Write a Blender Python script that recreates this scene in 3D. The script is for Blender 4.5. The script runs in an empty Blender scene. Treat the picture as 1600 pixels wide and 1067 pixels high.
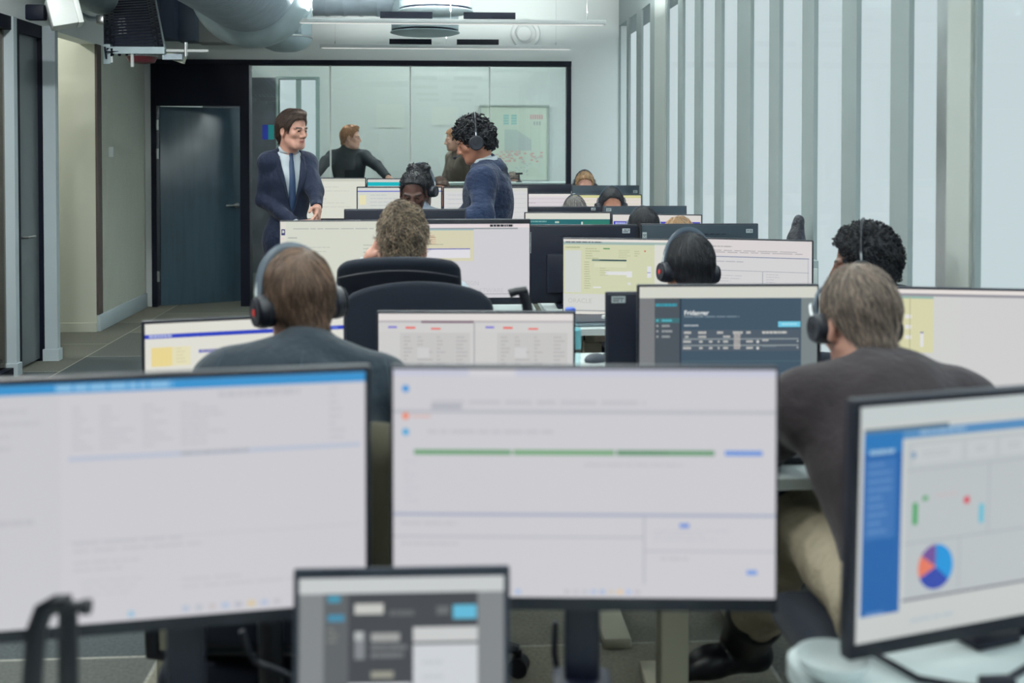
import bpy, bmesh, math, random
import numpy as np
from mathutils import Vector, Matrix, Euler
from mathutils.bvhtree import BVHTree

S = bpy.context.scene
COL = S.collection
R = math.radians

# ---------------------------------------------------------------- camera
CAM_Z, FPX, CY = 1.5, 1712.0, 276.0
cam = bpy.data.cameras.new('camera')
cam.sensor_width = 36.0
cam.lens = 36.0 * FPX / 1600
cam.shift_y = -(533.5 - CY) / 1600
cam.clip_start = 0.05
cam.dof.use_dof = True
cam.dof.focus_distance = 6.6
cam.dof.aperture_fstop = 2.9
camo = bpy.data.objects.new('camera', cam)
COL.objects.link(camo)
camo.location = (0, 0, CAM_Z)
camo.rotation_euler = (R(90 - 1.2), 0, R(-3.5))
S.camera = camo
CR = Euler(camo.rotation_euler).to_matrix()

# ---------------------------------------------------------------- colour management, sky
S.view_settings.view_transform = 'Standard'
S.view_settings.look = 'None'
S.view_settings.exposure = 0.0
S.view_settings.gamma = 1.0
S.view_settings.use_curve_mapping = False
S.cycles.use_denoising = True
S.cycles.max_bounces = 10
S.cycles.transparent_max_bounces = 16
S.cycles.sample_clamp_indirect = 8.0

SKY_H, SKY_Z = (0.585, 0.69, 0.715), (3.4, 4.0, 4.2)
wd = bpy.data.worlds.new('overcast_sky')
S.world = wd
wd.use_nodes = True
nt = wd.node_tree
nt.nodes.clear()
tc = nt.nodes.new('ShaderNodeTexCoord')
sep = nt.nodes.new('ShaderNodeSeparateXYZ')
rmp = nt.nodes.new('ShaderNodeValToRGB')
bg = nt.nodes.new('ShaderNodeBackground')
wo = nt.nodes.new('ShaderNodeOutputWorld')
nt.links.new(tc.outputs['Generated'], sep.inputs[0])
nt.links.new(sep.outputs['Z'], rmp.inputs[0])
rmp.color_ramp.elements[0].position = 0.16
rmp.color_ramp.elements[0].color = (*SKY_H, 1)
rmp.color_ramp.elements[1].position = 0.75
rmp.color_ramp.elements[1].color = (*SKY_Z, 1)
nt.links.new(rmp.outputs[0], bg.inputs[0])
bg.inputs[1].default_value = 1.0
nt.links.new(bg.outputs[0], wo.inputs[0])
ADDED_UPLIGHT = 76.0           # watts of the upward light added in each pendant to brighten the room
LAMP_POWER = 0.75          # strength of the diffusers under the pendant lamps


def at(px, py, Y):
    """The point at depth Y (metres along the room) on the line of sight of a photo pixel: used to read sizes off the photo."""
    d = CR @ Vector(((px - 800) / FPX, (CY - py) / FPX, -1))
    t = Y / d.y
    return Vector((d.x * t, Y, CAM_Z + d.z * t))


# ---------------------------------------------------------------- materials
def lin(c):
    f = lambda v: v / 12.92 if v <= 0.04045 else ((v + 0.055) / 1.055) ** 2.4
    return tuple(f(v / 255) for v in c)


MATS = {}


def mat(name, rgb, rough=0.6, metal=0.0, spec=0.4, bump=0.0, bscale=200.0, bdist=0.004, var=0.0, vscale=6.0, stretch=None, linear=False, sheen=0.0):
    if name in MATS:
        return MATS[name]
    m = bpy.data.materials.new(name)
    MATS[name] = m
    m.use_nodes = True
    n = m.node_tree
    b = n.nodes['Principled BSDF']
    c = rgb if linear else lin(rgb)
    b.inputs['Base Color'].default_value = (*c, 1)
    b.inputs['Roughness'].default_value = rough
    b.inputs['Metallic'].default_value = metal
    b.inputs['Specular IOR Level'].default_value = spec
    if sheen:
        b.inputs['Sheen Weight'].default_value = sheen
    if bump or var:
        t = n.nodes.new('ShaderNodeTexCoord')
        src = t.outputs['Object']
        if stretch:
            mp = n.nodes.new('ShaderNodeMapping')
            mp.inputs['Scale'].default_value = stretch
            n.links.new(src, mp.inputs[0])
            src = mp.outputs[0]
    if bump:
        z = n.nodes.new('ShaderNodeTexNoise')
        z.inputs['Scale'].default_value = bscale
        z.inputs['Detail'].default_value = 4
        n.links.new(src, z.inputs['Vector'])
        bp = n.nodes.new('ShaderNodeBump')
        bp.inputs['Strength'].default_value = bump
        bp.inputs['Distance'].default_value = bdist
        n.links.new(z.outputs['Fac'], bp.inputs['Height'])
        n.links.new(bp.outputs[0], b.inputs['Normal'])
    if var:
        z = n.nodes.new('ShaderNodeTexNoise')
        z.inputs['Scale'].default_value = vscale
        z.inputs['Detail'].default_value = 5
        n.links.new(src, z.inputs['Vector'])
        rp = n.nodes.new('ShaderNodeValToRGB')
        rp.color_ramp.elements[0].position = 0.3
        rp.color_ramp.elements[1].position = 0.7
        rp.color_ramp.elements[0].color = (*[max(0, v * (1 - var)) for v in c], 1)
        rp.color_ramp.elements[1].color = (*[min(1, v * (1 + var)) for v in c], 1)
        n.links.new(z.outputs['Fac'], rp.inputs[0])
        n.links.new(rp.outputs[0], b.inputs['Base Color'])
    return m


def glow(rgb, k=1.0):
    """A lit patch of a screen."""
    key = 'screen_%02x%02x%02x' % tuple(int(v) for v in rgb)
    if key in MATS:
        return MATS[key]
    m = mat(key, (10, 10, 14), 0.35, spec=0.15)
    b = m.node_tree.nodes['Principled BSDF']
    b.inputs['Emission Color'].default_value = (*lin(rgb), 1)
    b.inputs['Emission Strength'].default_value = k
    return m


def glass_mat(name, tint=(1, 1, 1), refl=0.06, rough=0.0, graze=0.3):
    if name in MATS:
        return MATS[name]
    m = bpy.data.materials.new(name)
    MATS[name] = m
    m.use_nodes = True
    n = m.node_tree
    n.nodes.clear()
    o = n.nodes.new('ShaderNodeOutputMaterial')
    t = n.nodes.new('ShaderNodeBsdfTransparent')
    t.inputs[0].default_value = (*tint, 1)
    g = n.nodes.new('ShaderNodeBsdfGlossy')
    g.inputs['Roughness'].default_value = rough
    x = n.nodes.new('ShaderNodeMixShader')
    lw = n.nodes.new('ShaderNodeLayerWeight')
    lw.inputs[0].default_value = 0.5
    pw = n.nodes.new('ShaderNodeMath')
    pw.operation = 'POWER'
    pw.inputs[1].default_value = 5.0
    mu = n.nodes.new('ShaderNodeMath')
    mu.operation = 'MULTIPLY_ADD'
    mu.inputs[1].default_value = graze
    mu.inputs[2].default_value = refl * 0.5
    n.links.new(lw.outputs['Facing'], pw.inputs[0])
    n.links.new(pw.outputs[0], mu.inputs[0])
    n.links.new(mu.outputs[0], x.inputs[0])
    n.links.new(t.outputs[0], x.inputs[1])
    n.links.new(g.outputs[0], x.inputs[2])
    n.links.new(x.outputs[0], o.inputs[0])
    return m


# ---------------------------------------------------------------- objects
def tag(o, label=None, cat=None, group=None, kind=None):
    if label: o['label'] = label
    if cat: o['category'] = cat
    if group: o['group'] = group
    if kind: o['kind'] = kind
    return o


def thing(name, label, cat, loc=(0, 0, 0), rotz=0.0, group=None):
    o = bpy.data.objects.new(name, None)
    COL.objects.link(o)
    o.empty_display_size = 0.1
    o.location = loc
    o.rotation_euler = (0, 0, rotz)
    return tag(o, label, cat, group)


class MB:
    """Collects shapes into ONE mesh."""

    def __init__(s):
        s.v, s.f, s.m, s.sm = [], [], [], []
        s.mats = []

    def mi(s, m):
        if m not in s.mats:
            s.mats.append(m)
        return s.mats.index(m)

    def raw(s, vs, fs, m=None, smooth=False, M=None):
        b = len(s.v)
        k = s.mi(m) if m is not None else 0
        for v in vs:
            v = Vector(v)
            s.v.append(tuple(M @ v if M is not None else v))
        for f in fs:
            s.f.append(tuple(b + i for i in f))
            s.m.append(k)
            s.sm.append(smooth)
        return s

    def box(s, c, d, m=None, M=None, bev=0.0, seg=2):
        if bev > 0:
            bm = bmesh.new()
            bmesh.ops.create_cube(bm, size=1)
            for v in bm.verts:
                v.co = Vector((v.co.x * d[0], v.co.y * d[1], v.co.z * d[2]))
            bmesh.ops.bevel(bm, geom=bm.edges[:], offset=min(bev, min(d) * 0.49), segments=seg, affect='EDGES', profile=0.5)
            bm.verts.ensure_lookup_table()
            vs = [v.co + Vector(c) for v in bm.verts]
            fs = [[v.index for v in f.verts] for f in bm.faces]
            bm.free()
            return s.raw(vs, fs, m, True, M)
        x, y, z = (k / 2 for k in d)
        vs = [(c[0] + a * x, c[1] + b * y, c[2] + e * z) for a in (-1, 1) for b in (-1, 1) for e in (-1, 1)]
        fs = [(0, 1, 3, 2), (4, 6, 7, 5), (0, 4, 5, 1), (2, 3, 7, 6), (0, 2, 6, 4), (1, 5, 7, 3)]
        return s.raw(vs, fs, m, False, M)

    def span(s, a, b, m=None, bev=0.0):
        return s.box([(a[i] + b[i]) / 2 for i in range(3)], [abs(b[i] - a[i]) for i in range(3)], m, None, bev)

    def cyl(s, a, b, r, r2=None, m=None, n=20, cap=True, M=None):
        return s.tube([a, b], [r, r if r2 is None else r2], m, n, cap, M)

    def tube(s, path, r, m=None, n=10, cap=True, M=None, flat=None, closed=False):
        P = [Vector(p) for p in path]
        k = len(P)
        rs = r if isinstance(r, (list, tuple)) else [r] * k
        vs, fs = [], []
        t0 = (P[1] - P[0]).normalized()
        up = Vector((0, 0, 1)) if abs(t0.z) < 0.9 else Vector((1, 0, 0))
        u = t0.cross(up).normalized()
        for i in range(k):
            a, b = P[max(0, i - 1)], P[min(k - 1, i + 1)]
            t = (b - a)
            t = t.normalized() if t.length > 1e-9 else t0
            u = (u - t * u.dot(t))
            u = u.normalized() if u.length > 1e-6 else t.orthogonal().normalized()
            w = t.cross(u)
            for j in range(n):
                an = 2 * math.pi * j / n
                fu, fw = (1, 1) if flat is None else flat
                vs.append(P[i] + (u * math.cos(an) * fu + w * math.sin(an) * fw) * rs[i])
        for i in range(k - 1):
            for j in range(n):
                j2 = (j + 1) % n
                fs.append((i * n + j, i * n + j2, (i + 1) * n + j2, (i + 1) * n + j))
        if cap:
            fs.append(tuple(range(n - 1, -1, -1)))
            fs.append(tuple((k - 1) * n + j for j in range(n)))
        return s.raw(vs, fs, m, True, M)

    def lathe(s, prof, m=None, n=28, M=None, c=(0, 0, 0)):
        """prof: (radius, height) pairs, turned about z."""
        vs, fs = [], []
        for r, z in prof:
            for j in range(n):
                a = 2 * math.pi * j / n
                vs.append((c[0] + r * math.cos(a), c[1] + r * math.sin(a), c[2] + z))
        for i in range(len(prof) - 1):
            for j in range(n):
                j2 = (j + 1) % n
                fs.append((i * n + j, i * n + j2, (i + 1) * n + j2, (i + 1) * n + j))
        fs.append(tuple(range(n - 1, -1, -1)))
        fs.append(tuple((len(prof) - 1) * n + j for j in range(n)))
        return s.raw(vs, fs, m, True, M)

    def ball(s, c, r, m=None, M=None, n=16):
        rr = (r, r, r) if not isinstance(r, (list, tuple)) else r
        vs, fs = [], []
        h = n // 2
        for i in range(h + 1):
            t = math.pi * i / h
            for j in range(n):
                a = 2 * math.pi * j / n
                vs.append((c[0] + rr[0] * math.sin(t) * math.cos(a), c[1] + rr[1] * math.sin(t) * math.sin(a), c[2] + rr[2] * math.cos(t)))
        for i in range(h):
            for j in range(n):
                j2 = (j + 1) % n
                fs.append((i * n + j, (i + 1) * n + j, (i + 1) * n + j2, i * n + j2))
        return s.raw(vs, fs, m, True, M)

    def prism(s, pts, y0, y1, m=None, M=None):
        """Outline (x, z) pushed from y0 to y1."""
        k = len(pts)
        vs = [(x, y0, z) for x, z in pts] + [(x, y1, z) for x, z in pts]
        fs = [tuple(range(k)), tuple(range(2 * k - 1, k - 1, -1))]
        for i in range(k):
            j = (i + 1) % k
            fs.append((i, i + k, j + k, j))
        return s.raw(vs, fs, m, False, M)

    def build(s, name, m=None, parent=None, sharp=38):
        me = bpy.data.meshes.new(name)
        me.from_pydata(s.v, [], s.f)
        if not s.mats:
            s.mats = [m]
        for k in s.mats:
            me.materials.append(k if k is not None else m)
        me.polygons.foreach_set('material_index', s.m)
        me.polygons.foreach_set('use_smooth', s.sm)
        me.validate()
        me.update()
        if any(s.sm) and sharp:
            try:
                me.set_sharp_from_angle(angle=R(sharp))
            except Exception:
                pass
        o = bpy.data.objects.new(name, me)
        COL.objects.link(o)
        if parent is not None:
            o.parent = parent
        return o


def structure(name, mb, m):
    return tag(mb.build(name, m), kind='structure')


def text_mesh(txt, size, bold=0.0):
    """Letters as flat faces in x-z, start at the origin."""
    cu = bpy.data.curves.new('letters', 'FONT')
    cu.body = txt
    cu.size = size
    cu.offset = bold
    cu.resolution_u = 3
    o = bpy.data.objects.new('letters', cu)
    COL.objects.link(o)
    dg = bpy.context.evaluated_depsgraph_get()
    me = o.evaluated_get(dg).to_mesh()
    vs = [(v.co.x, 0, v.co.y) for v in me.vertices]
    fs = [tuple(p.vertices) for p in me.polygons]
    o.evaluated_get(dg).to_mesh_clear()
    bpy.data.objects.remove(o)
    bpy.data.curves.remove(cu)
    return vs, fs

# ================================================================ the room
WHITE = mat('white_wall_paint', (222, 227, 226), 0.8, spec=0.2, bump=0.05, bscale=120)
BEIGE = mat('beige_wall_paint', (190, 194, 182), 0.8, spec=0.2, bump=0.05, bscale=120)
GREYP = mat('grey_painted_wood', (172, 184, 190), 0.5)
PIERM = mat('grey_pier_paint', (142, 152, 152), 0.7, spec=0.2)
PILLM = mat('pale_pillar_paint', (186, 192, 188), 0.7, spec=0.2)
BLACKF = mat('black_frame', (6, 12, 28), 0.55, spec=0.2)
DOORM = mat('dark_door_laminate', (58, 78, 92), 0.25, spec=0.7, var=0.08, vscale=3, stretch=(8, 8, 0.6))
DARKG = mat('dark_glass_wall', (20, 22, 28), 0.25)
STEEL = mat('brushed_steel', (190, 192, 192), 0.3, metal=1.0)
GALV = mat('galvanised_steel', (170, 186, 192), 0.5, metal=0.3, var=0.12, vscale=5)
GALVD = mat('dull_galvanised_steel', (150, 163, 173), 0.42, metal=0.25, var=0.1, vscale=7)
XL, XR, YB, ZC = -2.92, 1.74, 10.92, 3.06
HEAD = 2.42


def floor_mat():
    m = mat('carpet_tile', (84, 88, 88), 0.9, spec=0.1)
    n = m.node_tree
    b = n.nodes['Principled BSDF']
    t = n.nodes.new('ShaderNodeTexCoord')
    mp = n.nodes.new('ShaderNodeMapping')
    mp.inputs['Rotation'].default_value = (0, 0, R(90))
    mp.inputs['Location'].default_value = (2.2, 2.65 + 1.8, 0)
    br = n.nodes.new('ShaderNodeTexBrick')
    br.inputs['Scale'].default_value = 1.0
    br.inputs['Brick Width'].default_value = 1.1
    br.inputs['Row Height'].default_value = 0.9
    br.inputs['Mortar Size'].default_value = 0.006
    br.inputs['Color1'].default_value = (*lin((60, 66, 69)), 1)
    br.inputs['Color2'].default_value = (*lin((112, 110, 98)), 1)
    br.inputs['Mortar'].default_value = (*lin((128, 128, 122)), 1)
    n.links.new(t.outputs['Object'], mp.inputs[0])
    n.links.new(mp.outputs[0], br.inputs['Vector'])
    nz = n.nodes.new('ShaderNodeTexNoise')
    nz.inputs['Scale'].default_value = 90
    nz.inputs['Detail'].default_value = 6
    n.links.new(t.outputs['Object'], nz.inputs['Vector'])
    mx = n.nodes.new('ShaderNodeMix')
    mx.data_type = 'RGBA'
    mx.blend_type = 'OVERLAY'
    mx.inputs['Factor'].default_value = 0.5
    n.links.new(br.outputs['Color'], mx.inputs[6])
    n.links.new(nz.outputs['Fac'], mx.inputs[7])
    n.links.new(mx.outputs[2], b.inputs['Base Color'])
    bp = n.nodes.new('ShaderNodeBump')
    bp.inputs['Strength'].default_value = 0.3
    n.links.new(nz.outputs['Fac'], bp.inputs['Height'])
    n.links.new(bp.outputs[0], b.inputs['Normal'])
    return m


structure('floor', MB().span((-6.5, -4, -0.1), (2.2, 16, 0)), floor_mat())
structure('ceiling', MB().span((-6.5, -4, ZC), (2.2, 16, ZC + 0.1)), WHITE)

# back wall: plain wall above and beside the glazing
bw = MB()
bw.span((-4.2, YB, HEAD), (XR + 0.1, YB + 0.12, ZC))
xg1 = at(892, 200, YB).x
bw.span((xg1, YB, 0), (XR + 0.1, YB + 0.12, HEAD))
bw.span((-4.2, YB, 0), (at(239, 300, YB).x, YB + 0.12, HEAD))
structure('wall_back', bw, WHITE)

# black framed door unit at the left of the back wall
xd0, xd1 = at(238, 300, YB).x, at(391, 300, YB).x
fr = MB()
fr.span((xd0, YB - 0.04, 0), (xd0 + 0.05, YB + 0.13, HEAD))
fr.span((xd1 - 0.09, YB - 0.04, 0), (xd1, YB + 0.13, HEAD))
fr.span((xd0 + 0.05, YB - 0.04, HEAD - 0.03), (xd1 - 0.09, YB + 0.13, HEAD))
fr.span((xd0 + 0.05, YB - 0.02, 1.97), (xd1 - 0.09, YB + 0.1, HEAD - 0.03))
fr.span((xd0, YB - 0.05, HEAD - 0.045), (xg1, YB + 0.0, HEAD))
door1 = structure('door_1', fr, BLACKF)
lf = MB()
lf.box((0.40, 0, 0.985), (0.80, 0.04, 1.95), DOORM, bev=0.004)
leaf = lf.build('door_leaf', DOORM, door1)
leaf.location = (xd0 + 0.075, YB - 0.005, 0)
leaf.rotation_euler = (0, 0, R(24))
hd = MB()
hd.cyl((0.745, -0.02, 0.98), (0.745, -0.065, 0.98), 0.011, m=STEEL)
hd.tube([(0.745, -0.06, 0.98), (0.70, -0.065, 0.98), (0.63, -0.06, 0.98)], 0.009, STEEL)
hd.cyl((0.745, -0.018, 0.98), (0.745, -0.03, 0.98), 0.026, m=STEEL)
hd.build('door_handle', STEEL, leaf)
hg = MB()
for z in (0.3, 1.5, 1.78):
    hg.cyl((0.0, -0.02, z - 0.05), (0.0, -0.02, z + 0.05), 0.012, m=STEEL)
hg.build('hinge', STEEL, door1).location = (xd0 + 0.065, YB - 0.03, 0)
pk = MB().span((xd0 + 0.01, YB - 0.06, HEAD - 0.01), (xd0 + 0.02, YB - 0.05, HEAD))

# glass wall of the meeting room: frame and panes
xg0 = xd1
gf = MB()
gf.span((xg0, YB - 0.03, HEAD - 0.05), (xg1, YB + 0.08, HEAD + 0.0))
gf.span((xg1 - 0.045, YB - 0.03, 0), (xg1, YB + 0.08, HEAD - 0.05))
gf.span((xg0, YB - 0.03, 0), (xg1 - 0.045, YB + 0.08, 0.05))
win = structure('window_1', gf, BLACKF)
GL = glass_mat('partition_glass', (0.93, 0.96, 0.95), 0.07)
JO = mat('clear_joint_profile', (236, 240, 238), 0.4)
ed = [xg0 + 0.005] + [at(x, 200, YB).x for x in (516, 641, 765)] + [xg1 - 0.045]
for a, b in zip(ed, ed[1:]):
    MB().span((a + 0.006, YB + 0.02, 0.05), (b - 0.006, YB + 0.03, HEAD - 0.05)).build('glass_pane', GL, win)
for a in ed[1:-1]:
    MB().span((a - 0.007, YB + 0.012, 0.05), (a + 0.007, YB + 0.038, HEAD - 0.05)).build('pane_joint', JO, win)

# the meeting room behind the glass
YM = 14.0
mw = MB()
xw0, xw1, zw1 = at(436, 200, YM).x, at(494, 200, YM).x, at(460, 124, YM).z
mw.span((-3.6, YM, 0), (xw0, YM + 0.1, ZC))
mw.span((xw1, YM, 0), (XR + 0.1, YM + 0.1, ZC))
mw.span((xw0, YM, zw1), (xw1, YM + 0.1, ZC))
structure('wall_meeting_room', mw, WHITE)
xdk = at(393, 200, YM).x
structure('trim_1', MB().span((xdk - 0.6, YM - 0.03, 0), (xw0, YM, zw1 + 0.02)), mat('dark_grey_wall_panel', (62, 66, 74), 0.6, var=0.25, vscale=4))
w2 = MB()
w2.span((xw0 - 0.03, YM - 0.05, 0), (xw0 + 0.0, YM + 0.06, zw1 + 0.03))
w2.span((xw1, YM - 0.05, 0), (xw1 + 0.045, YM + 0.06, zw1 + 0.03))
w2.span((xw0, YM - 0.05, zw1), (xw1, YM + 0.06, zw1 + 0.03))
w2.span((at(463, 200, YM).x, YM - 0.02, 0), (at(470, 200, YM).x, YM + 0.06, zw1), mat('window_mullion_grey', (120, 138, 138), 0.5))
w2.span((xw0, YM, 0), (xw1, YM + 0.06, 0.25), BLACKF)
wm = structure('window_2', w2, mat('dark_olive_frame', (50, 54, 48), 0.5))
MB().span((xw0, YM + 0.03, 0.2), (xw1, YM + 0.036, zw1)).build('glass_pane', glass_mat('window_glass', (0.985, 0.99, 0.992), 0.02, graze=0.08), wm)
structure('wall_left_meeting_room', MB().span((-3.7, YB + 0.12, 0), (-3.6, YM, ZC)), WHITE)

# left side: beam above the doors, slatted panel, beige niche, door posts
structure('wall_left', MB().span((XL - 0.14, -4, HEAD), (XL, YB, ZC)), WHITE)


def slat_mat():
    m = mat('grey_brown_slat_wood', (186, 190, 180), 0.6, spec=0.2)
    n = m.node_tree
    b = n.nodes['Principled BSDF']
    t = n.nodes.new('ShaderNodeTexCoord')
    w = n.nodes.new('ShaderNodeTexWave')
    w.bands_direction = 'Y'
    w.inputs['Scale'].default_value = 8
    w.inputs['Distortion'].default_value = 0.4
    w.inputs['Detail'].default_value = 3
    mp = n.nodes.new('ShaderNodeMapping')
    mp.inputs['Scale'].default_value = (1, 1, 0.05)
    n.links.new(t.outputs['Object'], mp.inputs[0])
    n.links.new(mp.outputs[0], w.inputs['Vector'])
    rp = n.nodes.new('ShaderNodeValToRGB')
    rp.color_ramp.elements[0].position = 0.05
    rp.color_ramp.elements[0].color = (*lin((150, 154, 146)), 1)
    rp.color_ramp.elements[1].position = 0.5
    rp.color_ramp.elements[1].color = (*lin((200, 203, 192)), 1)
    n.links.new(w.outputs['Fac'], rp.inputs[0])
    n.links.new(rp.outputs[0], b.inputs['Base Color'])
    bp = n.nodes.new('ShaderNodeBump')
    bp.inputs['Distance'].default_value = 0.004
    n.links.new(w.outputs['Fac'], bp.inputs['Height'])
    n.links.new(bp.outputs[0], b.inputs['Normal'])
    return m


YN = 9.42
sw = MB().span((XL - 0.14, YN, 0.14), (XL, YB - 0.04, HEAD), slat_mat())
structure('wall_left_slatted', sw, slat_mat())
structure('trim_2', MB().span((XL - 0.012, YN - 0.016, 0.14), (XL + 0.006, YN + 0.10, HEAD)), mat('dark_brown_corner_strip', (74, 66, 64), 0.6))
structure('baseboard_left', MB().span((XL - 0.14, YN - 0.004, 0), (XL + 0.016, YB - 0.04, 0.14), bev=0.004), GREYP)
structure('wall_niche', MB().span((-6, YN - 0.012, 0), (XL - 0.012, YN, ZC)), BEIGE)
structure('baseboard_niche', MB().span((-6, YN - 0.026, 0), (XL - 0.014, YN - 0.012, 0.075)), BEIGE)


def post(n, px, py):
    d = 1712 * 1.5 / (py - 240)
    a = at(px, py, d)
    mb = MB()
    mb.span((a.x - 0.09, d, 0), (a.x, d + 0.06, HEAD))
    mb.span((a.x - 0.10, d - 0.014, 0), (a.x + 0.012, d + 0.07, 0.085))
    return structure('trim_%d' % n, mb, GREYP), a.x, d


_, px1, d1 = post(3, 26, 580)
_, px2, d2 = post(4, 90, 557)
dr = MB()
xr = XL - 0.03
dr.span((xr - 0.05, d1 - 0.3, HEAD - 0.09), (xr + 0.05, d2 + 0.06, HEAD))
dr.span((xr - 0.05, 7.62, 0), (xr + 0.05, 7.69, HEAD - 0.09))
dr.span((xr - 0.05, d2 + 0.0, 0), (xr + 0.05, d2 + 0.06, HEAD - 0.09))
dr.span((xr - 0.05, d1 - 0.3, 0), (xr + 0.05, 7.62, 0.06))
door2 = structure('door_2', dr, BLACKF)
MB().span((xr - 0.02, 7.69, 0.02), (xr + 0.02, d2, HEAD - 0.09)).build('door_leaf', mat('grey_door_laminate', (84, 92, 96), 0.28, spec=0.6), door2)
h2 = MB()
h2.tube([(xr + 0.02, 7.76, 0.92), (xr + 0.07, 7.76, 0.92), (xr + 0.075, 7.88, 0.92)], 0.009, STEEL)
h2.build('door_handle', STEEL, door2)
MB().span((xr - 0.01, d1 - 0.3, 0.06), (xr, 7.62, HEAD - 0.09)).build('side_light', glass_mat('tinted_sidelight', (0.55, 0.52, 0.48), 0.1), door2)
structure('wall_left_glazed', MB().span((XL - 0.2, -4, 0), (XL - 0.1, d1 - 0.18, HEAD)), mat('dark_glazed_partition', (30, 30, 36), 0.3))
structure('wall_corridor', MB().span((-6.2, d2 + 0.2, 0), (-6.0, YN, HEAD)), BEIGE)
structure('wall_store_room', MB().span((-4.6, 4, 0), (-4.5, d2 + 0.1, HEAD)), mat('brown_grey_wall', (128, 122, 112), 0.8))
structure('wall_store_room_end', MB().span((-6, d2 + 0.08, 0), (px2 - 0.09, d2 + 0.18, HEAD)), BEIGE)
sh = tag(MB().span((XL, 9.72, 1.47), (XL + 0.02, 9.80, 1.56), bev=0.004).build('light_switch', mat('white_plastic', (222, 226, 224), 0.4)),
         'small white light switch on the slatted wood wall', 'light switch')

# window wall on the right
edges = [966.7, 978.8, 982, 994, 1001.3, 1015.2, 1042, 1058.7, 1066, 1084.6, 1094, 1116, 1126.6, 1151, 1172, 1201, 1217, 1252.5, 1271, 1314.5, 1337.5, 1390.5, 1419, 1467]


def yat(px):      # depth at which the window wall is met
    lo, hi = 0.5, 14
    for _ in range(50):
        m = (lo + hi) / 2
        if at(px, 240, m).x > XR: hi = m
        else: lo = m
    return lo


ys = [yat(e) for e in edges]
opens = [(ys[i + 1], ys[i]) for i in range(0, len(ys), 2)]
ycol0, ycol1 = yat(1484), yat(1525)
big = [(ycol1 - 1.75, ycol1), (ycol1 - 3.7, ycol1 - 1.95), (ycol1 - 5.65, ycol1 - 3.9)]
meet = [(YB + 0.35, YB + 1.5), (YB + 1.7, YB + 2.9)]
opens_all = sorted(opens + big + meet)
ZS, ZT = 0.22, 2.78
rw = MB()
rw.span((XR, -4, 0), (XR + 0.25, YM + 0.1, ZS))
rw.span((XR, -4, ZT), (XR + 0.25, YM + 0.1, ZC))
y0 = -4
for a, b in opens_all:
    rw.span((XR, y0, ZS), (XR + 0.02, a, ZT))
    y0 = b
rw.span((XR, y0, ZS), (XR + 0.25, YM + 0.1, ZT))
structure('wall_right', rw, PIERM)
WG = MATS['window_glass']
for i, (a, b) in enumerate(opens_all):
    structure('window_%d' % (i + 3), MB().span((XR + 0.012, a - 0.004, ZS), (XR + 0.02, b + 0.004, ZT)), WG)
structure('wall_front', MB().span((-6, -4.1, 0), (2, -4, ZC)), WHITE)
structure('pillar_1', MB().span((XR - 0.012, ycol1 + 0.02, 0), (XR, ycol0, ZC)), PILLM)
structure('trim_5', MB().span((XR - 0.012, ycol0, 0), (XR, yat(1468), ZC)), mat('mirror_metal_strip', (176, 182, 182), 0.3, metal=0.6, var=0.25, vscale=3))
structure('pillar_2', MB().span((XR - 0.01, yat(1041), 0), (XR, yat(1024), ZC)), PILLM)

# ================================================================ ceiling services
LEDW = mat('white_lamp_body', (214, 218, 218), 0.4)
DIFF = glow((250, 250, 246), LAMP_POWER)
lamp0 = None


def pendant(Y, xl, xr, label, power=1.0):
    cx, L = (xl + xr) / 2, xr - xl
    t = thing('pendant_lamp', label, 'pendant lamp', (cx, Y, 2.52), 0, 'linear pendant lamps')
    MB().box((0, 0, 0), (L, 0.07, 0.035), LEDW, bev=0.004).build('housing', LEDW, t)
    MB().box((0, 0, -0.019), (L - 0.04, 0.05, 0.003)).build('diffuser', DIFF, t)
    for s in (-1, 1):
        MB().box((s * 0.32 - 0.02, 0, 0.045), (0.40, 0.06, 0.05)).build('driver_box', BLACKF, t)
        MB().cyl((s * L * 0.44, 0, 0.017), (s * L * 0.44, 0, ZC - 2.52), 0.0015, n=6).build('suspension_wire', STEEL, t)
        MB().cyl((s * L * 0.44, 0, 0.017), (s * L * 0.44, 0, 0.05), 0.006, n=8).build('wire_grip', STEEL, t)
    MB().cyl((0, 0, 0.017), (0, 0, ZC - 2.52), 0.003, n=6).build('power_cable', LEDW, t)
    la = bpy.data.lights.new('added_uplight', 'AREA')      # added fill light in the lamp, bounced off the ceiling
    la.shape = 'RECTANGLE'
    la.size, la.size_y = L - 0.1, 0.05
    la.energy = ADDED_UPLIGHT * power
    la.color = (0.96, 1.0, 0.97)
    lo = bpy.data.objects.new('added_uplight', la)
    COL.objects.link(lo)
    lo.parent = t
    lo.location = (0, 0, 0.08)
    lo.rotation_euler = (math.pi, 0, 0)
    return t


pendant(8.5, at(458, 35, 8.5).x, at(946, 35, 8.5).x, 'long white pendant lamp hanging nearer, the upper of the two bars', 2.3)
pendant(10.5, at(500, 72, 10.5).x, at(892, 72, 10.5).x, 'long white pendant lamp nearest the back wall, the lower of the two bars', 0.11)
for Y in (6.4, 4.3, 2.2, 0.1):
    pendant(Y, -1.15, 1.2, 'long white pendant lamp over the desks, out of the picture above', 1.6 if Y > 5 else 1.2)
pendant(12.3, -1.5, 1.0, 'long white pendant lamp over the meeting table, out of the picture above', 3.4)  # lamp added to brighten the meeting room


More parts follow.
